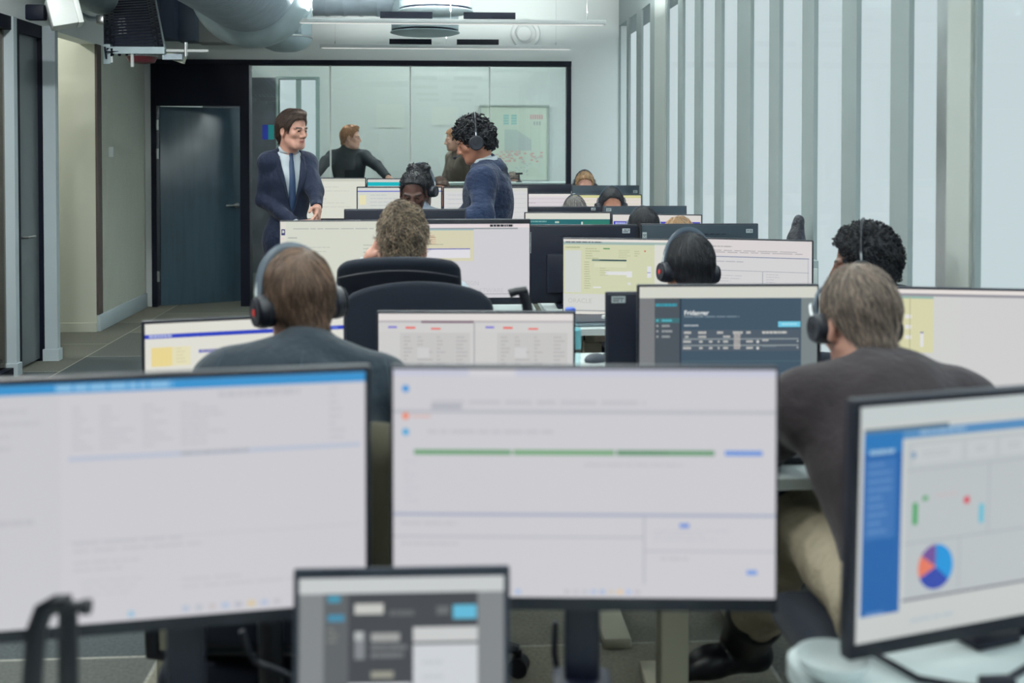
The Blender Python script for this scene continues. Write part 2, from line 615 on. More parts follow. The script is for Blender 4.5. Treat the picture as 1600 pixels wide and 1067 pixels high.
def downlight(x, y, label, watts, c):
    t = thing('added_downlight', label, 'ceiling lamp', (x, y, ZC), 0, 'round ceiling downlights')
    MB().lathe([(.02, -.004), (.09, -.004), (.10, -.012), (.105, 0), (.02, 0)], LEDW, 28).build('trim_ring', LEDW, t)
    MB().lathe([(.01, -.006), (.08, -.0055), (.01, -.005)], DIFF, 28).build('diffuser', DIFF, t)
    la = bpy.data.lights.new('fill_light', 'AREA')  # fill light inside an added fitting
    la.shape = 'DISK'
    la.size = 0.16
    la.energy = watts
    la.color = c
    lo = bpy.data.objects.new('fill_light', la)
    COL.objects.link(lo)
    lo.parent = t
    lo.location = (0, 0, -0.02)


downlight(-4.0, 8.75, 'round warm downlight in the corridor ceiling, out of the picture', 34, (1.0, 0.97, 0.88))  # added to brighten the beige niche
for Y in (2.6, 4.2, 5.8):
    downlight(-2.25, Y, 'round downlight over the walkway along the left wall, out of the picture', 52, (0.97, 1.0, 0.97))  # unseen run added to brighten the left wall
downlight(-3.9, 6.6, 'round downlight in the store room behind the left door, out of the picture', 20, (1.0, 0.97, 0.9))  # unseen lamp added to light the store room


def diffuser(Y, px, label, z):
    c = at(px, 20, Y)
    t = thing('air_diffuser', label, 'air diffuser', (c.x, Y, z), 0, 'round air diffusers')
    MB().lathe([(0.30, 0.03), (0.30, ZC - z)], GALV, 40).build('casing', GALV, t)
    MB().lathe([(0.10, 0.012), (0.285, 0.015), (0.285, 0.032), (0.1, 0.035)], BLACKF, 40).build('shadow_gap', BLACKF, t)
    MB().lathe([(0.02, -0.012), (0.26, -0.01), (0.31, 0.004), (0.31, 0.012), (0.02, 0.014)], GALV, 40).build('bottom_plate', mat('pale_metal_plate', (176, 186, 186), 0.5), t)


diffuser(9.15, 681, 'round steel air diffuser just above the nearer white lamp bar', 2.675)
diffuser(9.85, 664, 'round steel air diffuser seen just below the nearer white lamp bar', 2.575)

# spiral duct coming towards us, with its collar
cx = at(392, 30, 8.5).x
t = thing('spiral_duct', 'large corrugated round steel duct with a wide collar', 'duct', (cx, 8.5, 2.78))
sp = MB()
pa, ra = [], []
for i in range(140):
    pa.append((0.0, -2.6 + i * 2.6 / 139, 0))
    ra.append(0.365 + (0.008 if i % 4 == 0 else 0.0))
sp.tube(pa, ra, GALVD, 44, M=None)
sp.build('duct_run', GALVD, t, sharp=20)
MB().lathe([(0.365, 0), (0.40, 0.02), (0.46, 0.10), (0.47, 0.18), (0.46, 0.3), (0.40, 0.34), (0.2, 0.35)], GALV, 48, M=Matrix.Rotation(R(-90), 4, 'X') @ Matrix.Translation((0, 0, -0.16))).build('collar', GALV, t)
# vertical duct with a bowl end
c = at(446, 60, 9.3)
t = thing('vertical_duct', 'vertical round steel duct with a rounded lower end and clamp', 'duct', (c.x, 9.3, 2.35))
MB().lathe([(0.02, 0.0), (0.10, 0.008), (0.17, 0.035), (0.21, 0.08), (0.22, 0.12), (0.22, 0.71)], GALV, 40).build('pipe', GALV, t)
MB().lathe([(0.222, 0.115), (0.228, 0.118), (0.228, 0.13), (0.222, 0.133)], STEEL, 40).build('clamp_ring', STEEL, t)
rb = MB()
for s in (-0.06, 0.06, 0.15):
    rb.box((s, -0.21, 0.42), (0.02, 0.05, 0.56))
rb.build('mounting_rail', GALV, t)
# horizontal duct behind
c = at(485, 10, 9.9)
t = thing('branch_duct', 'horizontal spiral steel duct running along the back wall', 'duct', (c.x, 9.9, 2.93))
pa = [(i * 0.03, 0, 0) for i in range(34)]
MB().tube(pa, [0.20 + (0.006 if i % 5 == 0 else 0) for i in range(34)], GALVD, 32).build('pipe', GALVD, t, sharp=20)
MB().tube([(0, -0.205, -0.02), (0.3, -0.22, 0.0), (0.75, -0.21, -0.03), (1.0, -0.2, 0.0)], 0.006, STEEL, 6).build('cable', BLACKF, t)
# grey duct boxes behind the cable tray
for k, (a, b, y, nm, lb) in enumerate([(245, 272, 10.2, 'duct_box', 'narrow blue grey sheet metal duct box right behind the cable tray'),
                                       (274, 305, 10.4, 'duct_box', 'blue grey sheet metal duct box between the tray and the large round duct'),
                                       (305, 420, 10.55, 'duct_box', 'wide pale grey sheet metal duct box above the dark door')]):
    p, q = at(a, 60, y), at(b, 60, y)
    mb = MB().span((p.x, y, 2.555), (q.x, y + 0.3, ZC), bev=0.006)
    mb.span((p.x - 0.01, y - 0.008, 2.55), (p.x + 0.03, y, ZC))
    o = mb.build(nm, mat('blue_grey_duct_%d' % k, [(52, 62, 84), (74, 86, 104), (150, 154, 152)][k], 0.5))
    o.data.materials[0] = MATS['blue_grey_duct_%d' % k]
    tag(o, lb, 'duct', 'sheet metal duct boxes')

# cable tray hanging at the left
a, b = at(166, 76, 8.0), at(256, 76, 8.0)
tw = b.x - a.x
t = thing('cable_tray', 'dark perforated cable tray coming down from the ceiling', 'cable tray', ((a.x + b.x) / 2, 8.0, a.z), 0)
TRAY = mat('dark_tray_steel', (42, 48, 64), 0.45, metal=0.3)
L = 1.0
zd = Vector((-0.40, 1.30, 0.53)).normalized()      # rises away from us towards the left
xd = (Vector((1, 0, 0)) - zd * zd.x).normalized()
TM = Matrix((xd, zd.cross(xd), zd)).transposed().to_4x4()
L = 1.5
RIB = mat('tray_rib_steel', (60, 66, 82), 0.45, metal=0.3)
bd = MB()
bd.box((0, 0.01, L / 2), (tw - 0.01, 0.004, L), TRAY, TM)
nr = 17
g = random.Random(3)
for i in range(nr):
    z = 0.05 + i * (L - 0.06) / nr
    bd.box((0, -0.004, z), (tw * 0.66, 0.014, 0.03), RIB, TM)
    for s in (-1, 1):
        for j in range(2):
            bd.box((s * (tw / 2 - 0.02 - 0.035 * j), -0.004, z + 0.03 * j), (0.018, 0.016, 0.05), RIB if (i + j) % 2 else TRAY, TM)
    if 3 < i < 10:
        for q in range(2):
            bd.box((-tw * 0.22 + 0.03 * q + g.uniform(-.006, .006), -0.012, z), (0.022, 0.002, 0.008), LEDW, TM)
bd.build('slotted_base', TRAY, t)
for s in (-1, 1):
    MB().box((s * tw / 2, 0.02, L / 2), (0.012, 0.08, L), GALV if s > 0 else TRAY, TM).build('side_rail', GALV if s > 0 else TRAY, t)
cb = MB()
for k in range(7):
    cb.tube([TM @ Vector((-0.16 + 0.05 * k, 0.035, 0.0)), TM @ Vector((-0.15 + 0.05 * k, 0.033, 0.5)), TM @ Vector((-0.16 + 0.05 * k, 0.035, L))], 0.012, BLACKF, 6)
cb.build('cables', BLACKF, t)
br = MB()
br.box((0.0, 0.0, -0.012), (tw + 0.02, 0.05, 0.05), GALV)
br.box((-tw / 2 + 0.01, 0.0, -0.04), (0.05, 0.04, 0.14), GALV)
br.box((-tw / 2 + 0.045, -0.02, -0.05), (0.015, 0.01, 0.10), LEDW)
br.build('end_bracket', GALV, t)
st = MB()
st.box((tw / 2 + 0.16, 0.02, -0.01), (0.30, 0.02, 0.018), LEDW)
st.box((tw / 2 + 0.06, 0.06, 0.03), (0.16, 0.06, 0.05), mat('cream_metal', (176, 180, 164), 0.5), Matrix.Rotation(R(18), 4, 'Y'))
st.cyl((tw / 2 + 0.15, 0.02, -0.05), (tw / 2 + 0.15, 0.02, 0.05), 0.014, m=STEEL)
st.box((tw / 2 + 0.06, 0.02, -0.055), (0.14, 0.05, 0.04), GALVD)
st.build('support_arm', GALV, t)
MB().cyl((-0.02, 0.0, -0.03), (-0.02, 0.0, -0.13), 0.012, m=LEDW).build('hook', LEDW, t)
rd = MB().lathe([(0.02, -0.05), (0.09, -0.04), (0.11, 0.0), (0.02, 0.005)], None, 24, c=(0.02, 0.1, -0.05))
rd.build('alarm_bell', mat('dark_red_bell', (96, 40, 48), 0.4), t)

# white box and pipe clamp at the upper left, round duct behind it
c = at(96, 20, 7.3)
t = thing('wall_speaker', 'white box speaker tilted on a wall bracket above the doors', 'speaker', (c.x, 7.3, c.z))
M = Matrix.Rotation(R(-14), 4, 'Y') @ Matrix.Rotation(R(24), 4, 'Z')
WP = MATS['white_plastic']
MB().box((0, 0, 0), (0.16, 0.16, 0.19), WP, M, bev=0.01).build('casing', mat('grey_plastic', (92, 102, 108), 0.5), t)
MB().box((0.095, 0, 0), (0.035, 0.165, 0.195), WP, M, bev=0.006).build('front_cover', WP, t)
MB().box((-0.16, 0.0, -0.0), (0.12, 0.07, 0.10), BLACKF, bev=0.01).build('bracket', mat('dark_grey_metal', (70, 76, 84), 0.4, metal=0.5), t)
c = at(142, 10, 8.6)
t = thing('round_duct', 'blue grey round duct held by a pipe clamp above the beige wall', 'duct', (c.x, 8.6, 2.72))
MB().tube([(0.04, 0.12, 0), (0.03, 0, 0), (0.02, -1.0, 0.02)], 0.14, GALV, 28).build('pipe', GALV, t)
cl = MB()
cl.tube([(-0.14, -0.04, -0.12), (0.0, -0.04, -0.19), (0.1, -0.04, -0.20)], 0.02, GALVD, 8)
cl.box((0.09, -0.05, -0.20), (0.06, 0.06, 0.07), STEEL, bev=0.01)
cl.cyl((-0.12, -0.06, -0.2), (-0.12, -0.06, 0.0), 0.012, m=STEEL)
cl.build('pipe_clamp', GALVD, t)

# round vent on the back wall
c = at(821, 53, YB)
t = thing('wall_vent', 'round white vent on the back wall above the glass', 'vent', (c.x, YB, c.z))
RX = Matrix.Rotation(R(90), 4, 'X')
MB().lathe([(0.10, 0), (0.145, 0), (0.15, 0.012), (0.138, 0.024), (0.11, 0.022), (0.10, 0.008)], None, 40, RX).build('ring', LEDW, t)
MB().lathe([(0.01, 0.0), (0.105, 0.0), (0.105, 0.006), (0.01, 0.006)], None, 40, RX).build('recess', mat('grey_vent_recess', (150, 158, 160), 0.7), t)
MB().lathe([(0.01, 0.012), (0.07, 0.012), (0.078, 0.02), (0.07, 0.034), (0.01, 0.036)], None, 32, RX @ Matrix.Translation((-0.015, 0, 0))).build('valve_disc', LEDW, t)

# ================================================================ monitors
CASE = mat('monitor_black_plastic', (18, 22, 34), 0.45, spec=0.3)
CASEB = mat('monitor_back_black', (10, 16, 33), 0.5, spec=0.3)
CASEG = mat('monitor_back_grey', (44, 56, 66), 0.55, spec=0.3)
LABELM = mat('white_label', (196, 204, 206), 0.6)
INK = mat('label_ink', (50, 56, 66), 0.6)


class UI:
    """What a screen shows: flat patches in layers, positions 0..1 from the top left."""

    def __init__(s, w, h, base):
        s.w, s.h = w, h
        s.mb = MB()
        s.r(0, 0, 1, 1, base, 0)

    kx = 1.0

    def r(s, x0, y0, x1, y1, c, l=1):
        x0, x1 = x0 * s.kx, (x1 * s.kx if x1 < 1 else x1)
        X = lambda x: (x - 0.5) * s.w
        Z = lambda y: (0.5 - y) * s.h
        y = -0.0003 * l
        s.mb.raw([(X(x0), y, Z(y1)), (X(x1), y, Z(y1)), (X(x1), y, Z(y0)), (X(x0), y, Z(y0))], [(0, 1, 2, 3)], glow(c))
        return s

    def bars(s, x0, y0, x1, y1, n, c, l=2, fill=0.45, seed=1, lo=0.25):
        """n lines of unreadably small writing."""
        g = random.Random(seed)
        dy = (y1 - y0) / n
        for i in range(n):
            x = x0
            end = x0 + (x1 - x0) * g.uniform(lo, 1)
            while x < end:
                q = min(end, x + (x1 - x0) * g.uniform(0.06, 0.2))
                s.r(x, y0 + i * dy, q, y0 + (i + fill) * dy, c, l)
                x = q + (x1 - x0) * 0.02
        return s

    def t(s, x, y, txt, size, c, l=3, bold=0.0):
        vs, fs = text_mesh(txt, size * s.h, bold)
        M = Matrix.Translation(((x - 0.5) * s.w, -0.0003 * l, (0.5 - y) * s.h))
        s.mb.raw(vs, fs, glow(c), False, M)
        return s

    def disc(s, x, y, r, a0, a1, c, l=2):
        cx, cz = (x * s.kx - 0.5) * s.w, (0.5 - y) * s.h
        n = max(4, int((a1 - a0) / 8))
        vs = [(cx, -0.0003 * l, cz)]
        for i in range(n + 1):
            a = R(a0 + (a1 - a0) * i / n)
            vs.append((cx + r * s.h * math.sin(a), -0.0003 * l, cz + r * s.h * math.cos(a)))
        s.mb.raw(vs, [(0, i, i + 1) for i in range(1, n + 1)], glow(c))
        return s


def asset_label(mb, c, w, h, vertical=False, sgn=-1):
    """White sticker with rows of tiny dark print."""
    mb.box(c, (w, 0.0012, h), LABELM)
    g = random.Random(int(w * 1e5))
    k = 7 if not vertical else 3
    for i in range(k):
        for j in range(2 if not vertical else 8):
            a = (i + 0.5) / k - 0.5
            b = ((j + 0.5) / (2 if not vertical else 8) - 0.5)
            if g.random() < 0.8:
                mb.box((c[0] + a * w * 0.8, c[1] + sgn * 0.0008, c[2] + b * h * 0.7), (w / k * 0.5, 0.0006, h * (0.26 if not vertical else 0.06)), INK)


def monitor(label, TL, TR, dL, dR, hgt, desk, ui, back=False, bez=(0.008, 0.008, 0.018), roll=0.0, group='desk monitors', backm=None, stickers=(), stand=True, name='monitor', foot=(0.22, 0.19)):
    """TL, TR: the upper corners where the photo shows them, met at depths dL, dR. back: we see its rear."""
    a, b = at(*TL, dL), at(*TR, dR)
    w = math.hypot(b.x - a.x, b.y - a.y)
    yaw = math.atan2(b.y - a.y, b.x - a.x)
    top = (a.z + b.z) / 2
    t = thing(name, label, 'monitor', ((a.x + b.x) / 2, (a.y + b.y) / 2, desk), yaw + (math.pi if back else 0), group)
    cz = top - hgt / 2 - desk
    M = Matrix.Translation((0, 0, cz)) @ Matrix.Rotation(roll, 4, 'Y')
    bm = backm or CASEB
    mb = MB()
    mb.box((0, 0.011, 0), (w, 0.022, hgt), CASE, M, bev=0.004)
    mb.box((0, 0.024, 0), (w * 0.985, 0.008, hgt * 0.97), bm, M, bev=0.003)
    mb.box((0, 0.034, -hgt * 0.12), (w * 0.55, 0.022, hgt * 0.5), bm, M, bev=0.008)
    for i in range(9):
        mb.box((-w * 0.2 + i * w * 0.05, 0.0285, hgt * 0.36), (w * 0.03, 0.0015, 0.004), CASE, M)
    mb.build('casing', CASE, t)
    u = UI(w - 2 * bez[0], hgt - bez[1] - bez[2], (205, 204, 206))
    if callable(ui):
        ui(u)
    sc = u.mb.build('screen', None, t)
    sc.matrix_local = M @ Matrix.Translation((0, -0.0012, (bez[2] - bez[1]) / 2))
    for (sx, sz, sw, sh, vert) in stickers:
        s2 = MB()
        asset_label(s2, (0, 0, 0), sw, sh, vert, 1)
        o = s2.build('asset_label', LABELM, t)
        o.matrix_local = M @ Matrix.Translation((sx * w / 2, 0.0285, sz * hgt / 2))
    if stand:
        z0 = 0.0
        n = MB()
        n.box((0, 0.055, (cz + z0) / 2), (0.055, 0.022, cz - z0), bm, None, bev=0.006)
        n.box((0, 0.045, cz), (0.09, 0.03, 0.09), bm, None, bev=0.006)
        n.build('stand_neck', bm, t)
        MB().box((0, 0.05, 0.008), (foot[0], foot[1], 0.015), bm, None, bev=0.006).build('stand_foot', bm, t)
    return t


W1 = (203, 202, 207)
G1, G2, G3 = (190, 190, 196), (180, 182, 190), (168, 170, 180)


def ui_mail(u):
    u.r(0, 0, 1, 1, W1)
    u.r(0, 0, 1, .042, (62, 146, 204), 2)
    u.bars(.18, .008, .48, .034, 1, (140, 190, 224), 3, .9, 3, 1)
    u.r(0, .042, .19, 1, (200, 200, 204), 2)
    u.bars(.0, .1, .15, .3, 4, G1, 3, .3, 5)
    u.bars(.0, .55, .17, .6, 1, G1, 3, .5, 5)
    for x, w in ((.22, .06), (.29, .09), (.40, .08), (.50, .16)):
        u.bars(x, .10, x + w, .29, 8, G1, 3, .42, int(x * 99))
    u.bars(.6, .06, .82, .1, 1, G1, 3, .6, 4, 1)
    u.bars(.9, .06, .96, .3, 8, G1, 3, .4, 8)
    u.r(.21, .305, .985, .322, (182, 190, 208), 3)
    u.bars(.5, .305, .68, .325, 1, G3, 4, .7, 8, 1)
    u.bars(.22, .66, .7, .72, 2, G1, 3, .35, 11)
    u.r(.2, .655, .985, .66, (192, 193, 199), 3)
    u.bars(.22, .74, .5, .80, 2, G1, 3, .3, 12)
    u.bars(.24, .82, .6, .9, 3, (194, 195, 200), 3, .3, 13)
    u.bars(.5, .84, .98, .90, 2, (192, 192, 197), 3, .3, 14)
    for i, c in enumerate([(180, 190, 205), (186, 190, 198), (196, 190, 192), (176, 190, 212), (184, 184, 196), (214, 196, 160), (180, 190, 210), (190, 190, 196)]):
        u.r(.5 + i * .035, .955, .52 + i * .035, .98, c, 3)
    u.r(.36, .96, .375, .985, (150, 190, 214), 3)


def ui_green(u):
    u.r(0, 0, 1, 1, W1)
    u.r(0, 0, 1, .03, (196, 198, 214), 2)
    u.r(.2, .0, .32, .03, (210, 209, 214), 3)
    for y, c in ((.085, (70, 150, 214)), (.205, (232, 142, 116)), (.275, (90, 170, 214))):
        u.disc(.033, y, .016, 0, 360, c, 3)
    u.bars(.1, .135, .66, .16, 1, G1, 3, .7, 21, 1)
    u.r(.1, .155, .18, .172, G3, 3)
    u.bars(.05, .2, .1, .22, 1, (214, 180, 176), 3, .6, 2, 1)
    u.r(0, .178, 1, .192, G2, 3)
    u.bars(.09, .265, .42, .29, 1, G1, 3, .6, 22, 1)
    for x0, x1, c in ((.055, .31, (108, 158, 116)), (.315, .58, (112, 164, 118)), (.585, .72, (92, 144, 106)), (.72, .84, (100, 152, 112))):
        u.r(x0, .352, x1, .374, c, 3)
    u.r(.867, .352, .965, .374, (108, 148, 216), 3)
    u.bars(.5, .41, .76, .43, 1, G1, 3, .5, 23, 1)
    u.bars(.03, .40, .07, .60, 7, (196, 196, 203), 3, .4, 24)
    u.r(0, .63, 1, .642, (160, 168, 190), 3)
    u.r(.655, .64, .66, .94, G2, 3)
    u.r(0, .73, .655, .738, G2, 3)
    u.bars(.02, .67, .3, .70, 1, G1, 3, .4, 25)
    u.bars(.02, .76, .17, .78, 1, G1, 3, .6, 26, 1)
    u.r(.75, .672, .775, .69, (104, 140, 214), 3)
    u.bars(.68, .70, .95, .76, 3, (194, 195, 202), 3, .4, 27)
    u.r(.66, .79, 1, .797, G2, 3)
    u.bars(.7, .82, .92, .84, 1, G1, 3, .6, 28)
    u.r(.925, .875, .952, .895, (112, 152, 220), 3)
    for i, c in enumerate([(186, 186, 192), (190, 190, 196), (186, 190, 200), (168, 186, 216), (160, 180, 212), (206, 196, 184), (226, 196, 152), (168, 188, 220), (190, 186, 192)]):
        u.r(.45 + i * .023, .965, .463 + i * .023, .982, c, 3)
    u.r(.32, .965, .335, .985, (168, 186, 220), 3)


def ui_pie(u):
    B, D, P = (28, 96, 166), (40, 116, 182), (184, 190, 192)
    u.kx = .57
    u.r(0, 0, 1, 1, (196, 200, 198))
    u.r(0, 0, 1, .075, (192, 200, 200), 2)
    u.r(.02, .095, .5, .115, (92, 112, 124), 2)
    u.r(.02, .11, 1, .15, (84, 138, 186), 2)
    u.bars(.33, .12, .6, .14, 1, (150, 180, 205), 3, .7, 2, 1)
    u.r(.02, .115, .235, .89, B, 2)
    u.r(.02, .115, .235, .20, D, 3)
    u.bars(.05, .185, .19, .21, 1, (150, 184, 208), 4, .8, 3, 1)
    u.r(.03, .225, .2, .565, (58, 112, 176), 3)
    u.bars(.045, .24, .19, .56, 9, (92, 136, 188), 4, .4, 4, .5)
    u.bars(.05, .875, .15, .89, 1, (110, 150, 200), 4, .7, 5, 1)
    u.r(.26, .165, 1, .84, P, 2)
    u.r(.25, .842, 1, .852, (96, 96, 116), 3)
    for x0, x1 in ((.30, .58), (.61, .78), (.81, .99)):
        u.r(x0, .185, x1, .265, (192, 197, 198), 3)
        u.bars(x0 + .05, .21, x1 - .04, .245, 2, (176, 182, 186), 4, .4, 6)
    u.r(.285, .21, .31, .235, (120, 148, 180), 4)
    u.r(.26, .285, .98, .292, (168, 174, 180), 3)
    u.r(.30, .43, .327, .525, (44, 158, 84), 4)
    u.r(.355, .405, .385, .425, (70, 160, 100), 4)
    u.r(.43, .405, .56, .412, (198, 176, 180), 4)
    u.disc(.615, .445, .018, 0, 360, (206, 74, 92), 4)
    u.r(.69, .47, .72, .555, (98, 184, 206), 4)
    u.r(.26, .60, .98, .607, (164, 170, 176), 3)
    u.r(.575, .61, .583, .83, (166, 172, 178), 3)
    u.r(.745, .29, .753, .60, (166, 172, 182), 3)
    for a0, a1, c in ((0, 130, (30, 146, 214)), (130, 245, (48, 72, 170)), (245, 305, (222, 120, 96)), (305, 360, (110, 78, 150))):
        u.disc(.44, .72, .098, a0, a1, c, 4)
    u.bars(.3, .93, .9, .96, 1, (180, 190, 196), 3, .6, 8)


def ui_laptop(u):
    u.r(0, 0, 1, 1, (130, 134, 136))
    u.r(0, 0, 1, .09, (198, 202, 203), 2)
    u.r(.12, .09, .24, 1, (96, 100, 103), 2)
    u.r(.24, .09, .87, 1, (72, 75, 79), 2)
    u.r(.14, .10, .2, .14, (70, 150, 176), 3)
    u.r(.14, .21, .22, .25, (72, 140, 170), 3)
    u.bars(.14, .29, .21, .39, 3, (130, 132, 124), 3, .4, 3)
    u.r(.27, .15, .41, .21, (196, 197, 192), 3)
    u.bars(.44, .19, .56, .23, 1, (104, 106, 108), 3, .8, 2, 1)
    u.r(.67, .17, .73, .22, (108, 110, 112), 3)
    u.r(.75, .165, .865, .245, (100, 184, 214), 3)
    u.r(.27, .31, .32, .47, (130, 134, 138), 3)
    u.r(.27, .31, .31, .36, (178, 182, 182), 4)
    u.r(.35, .32, .49, .37, (158, 160, 158), 3)
    u.bars(.35, .39, .53, .48, 2, (120, 122, 125), 3, .6, 6, .8)
    u.r(.35, .54, .46, .58, (150, 150, 138), 3)
    u.r(.24, .61, .545, 1, (202, 206, 209), 3)
    u.r(.555, .29, .87, .375, (200, 202, 202), 3)
    u.r(.555, .39, .87, 1, (204, 208, 212), 3)
    u.bars(.6, .48, .8, .9, 5, (192, 197, 203), 4, .3, 7)


def ui_blue(u):
    u.r(0, 0, 1, 1, (222, 221, 212))
    u.r(0, .09, 1, .125, (48, 68, 186), 2)
    u.bars(.02, .095, .13, .122, 1, (170, 180, 220), 3, .8, 1, 1)
    u.r(.85, .095, .97, .122, (90, 112, 206), 3)
    u.r(.03, .2, .13, .36, (230, 212, 146), 2)
    u.r(.13, .2, .22, .36, (226, 220, 184), 2)
    u.bars(.15, .21, .21, .35, 5, (214, 206, 170), 3, .4, 3)
    u.r(.26, .235, .56, .262, (84, 92, 190), 2)
    u.bars(.27, .235, .36, .262, 1, (150, 150, 180), 3, .8, 2, 1)
    u.r(.6, .26, .94, .6, (208, 210, 208), 2)
    u.bars(.03, .42, .2, .6, 4, (206, 204, 190), 2, .3, 8)


def ui_form(u):
    u.r(0, 0, 1, 1, (204, 203, 202))
    u.r(0, 0, 1, .06, (222, 217, 214), 2)
    u.r(.0, .06, 1, .08, (186, 182, 184), 2)
    u.r(.22, .062, .49, .085, (140, 122, 132), 3)
    for k in (0, .5):
        u.r(k, .085, k + .49, .16, (206, 205, 204), 3)
        u.r(k + .05, .11, k + .095, .13, (138, 132, 206), 4)
        u.r(k + .14, .115, k + .19, .135, (226, 120, 112), 4)
        u.r(k + .27, .125, k + .32, .142, (226, 124, 116), 4)
        u.r(k + .11, .17, k + .47, .95, (196, 195, 194), 2)
        for i, (x, w) in enumerate(((.13, .05), (.2, .08), (.3, .05), (.40, .06))):
            u.bars(k + x, .2, k + x + w, .93, 22, (182, 180, 180), 3, .5, 30 + i)
        for i, (x, y) in enumerate(((.2, .3), (.2, .62), (.38, .45), (.38, .7), (.3, .8))):
            u.r(k + x, y, k + x + .06, y + .09, (204, 203, 204), 4)
    u.r(.488, .08, .497, 1, (180, 178, 180), 4)


def ui_dark(u):
    u.r(0, 0, 1, 1, (120, 128, 130))
    u.r(0, 0, 1, .105, (208, 210, 200), 2)
    u.r(.0, .105, .085, 1, (122, 124, 126), 2)
    u.r(.085, .105, .225, 1, (76, 84, 92), 2)
    u.r(.225, .105, .235, 1, (44, 58, 72), 3)
    u.r(.23, .105, .91, 1, (66, 86, 102), 2)
    u.r(.91, .105, 1, 1, (122, 132, 134), 2)
    u.bars(.09, .155, .21, .185, 1, (58, 152, 170), 3, .9, 2, 1)
    u.r(.085, .29, .225, .335, (66, 110, 116), 3)
    for i in range(4):
        c = (84, 178, 190) if i == 0 else (150, 156, 158)
        u.disc(.10, .312 + i * .05, .011, 0, 360, c, 4)
        u.bars(.125, .302 + i * .05, .185, .328 + i * .05, 1, c, 4, .8, i, .7)
    u.t(.25, .262, 'Fridanger', .06, (222, 226, 226), 4, .0004)
    u.bars(.25, .272, .56, .287, 1, (118, 134, 144), 4, .8, 5, 1)
    u.bars(.25, .352, .33, .372, 1, (168, 176, 180), 4, .8, 6, 1)
    u.r(.78, .325, .905, .376, (112, 200, 226), 4)
    u.bars(.8, .343, .885, .357, 1, (170, 222, 236), 5, .9, 6, 1)
    u.r(.235, .40, .905, .60, (80, 92, 104), 3)
    C = (190, 190, 186)
    for x, w in ((.25, .04), (.33, .045), (.435, .035), (.525, .055), (.6, .025), (.69, .14)):
        u.bars(x, .415, x + w, .44, 1, C, 4, .9, 3, 1)
    for x, w in ((.255, .02), (.33, .045), (.47, .04)):
        u.bars(x, .455, x + w, .478, 1, C, 4, .8, 4, 1)
    for y in (.48, .54):
        u.r(.245, y, .895, y + .012, (138, 148, 150), 4)
    for y in (.50, .56):
        for x, w in ((.245, .045), (.335, .02), (.39, .02), (.44, .01), (.47, .028), (.6, .038)):
            u.bars(x, y, x + w, y + .022, 1, C, 5, .9, 5, 1)
        u.disc(.665, y + .012, .014, 0, 360, (200, 202, 200), 5)
        u.disc(.89, y + .008, .008, 0, 360, (180, 186, 186), 5)
    u.bars(.53, .44, .57, .585, 7, (186, 180, 176), 5, .75, 6, .85)
    u.bars(.69, .49, .725, .51, 1, C, 5, .9, 7, 1)
    u.bars(.69, .55, .77, .562, 1, (120, 134, 140), 5, .9, 7, 1)
    u.r(.23, .69, .91, .695, (84, 112, 112), 3)
    u.r(.77, .80, .91, .81, (90, 104, 118), 3)


YL = (212, 210, 170)


def ui_yellow(u):
    u.r(0, 0, 1, 1, (206, 205, 205))
    u.r(0, 0, 1, .035, (226, 220, 216), 2)
    u.r(0, .035, 1, .06, (150, 150, 156), 2)
    u.r(.16, .06, .58, 1, (206, 207, 205), 2)
    u.r(0, .06, .46, .55, YL, 3)
    u.r(0, .06, .46, .08, (150, 182, 172), 4)
    u.bars(.02, .1, .30, .2, 5, (184, 180, 140), 4, .3, 3)
    u.bars(.22, .1, .34, .16, 3, (150, 146, 120), 4, .3, 13)
    for i in range(6):
        u.bars(.03, .22 + i * .05, .10, .235 + i * .05, 1, (206, 170, 130), 4, .8, i)
    for y in (.22, .31, .40):
        u.r(.33, y, .36, y + .035, (224, 222, 220), 5)
    u.r(.35, .06, .354, .55, (176, 174, 138), 5)
    u.r(.40, .38, .415, .50, (222, 222, 224), 5)
    u.r(.40, .37, .415, .38, (70, 70, 150), 6)
    u.bars(.7, .86, 1, .88, 1, (196, 186, 190), 3, .7, 14, 1)


def ui_white_yellow(u):
    C = (210, 213, 200)
    u.r(0, 0, 1, 1, C)
    u.r(0, 0, .045, 1, (218, 216, 206), 2)
    u.r(.008, .1, .038, .18, (60, 62, 110), 3)
    u.r(.015, .115, .031, .15, (206, 208, 200), 4)
    u.r(.01, .22, .03, .235, (226, 200, 196), 3)
    u.bars(.1, .09, .72, .115, 1, (176, 180, 174), 3, .5, 2, 1)
    u.bars(.06, .21, .13, .225, 1, (140, 144, 142), 3, .7, 3, 1)
    u.bars(.07, .31, .4, .42, 4, (176, 182, 170), 3, .25, 4)
    u.r(.19, .45, .26, .50, (76, 80, 104), 3)
    u.bars(.2, .46, .255, .49, 1, (160, 166, 172), 4, .6, 5, 1)
    u.bars(.64, .31, .76, .50, 4, (166, 172, 160), 3, .2, 6)
    for y in (.57, .72):
        for x in (.67, .78, .89):
            u.r(x, y, x + .06, y + .008, (130, 138, 136), 3)


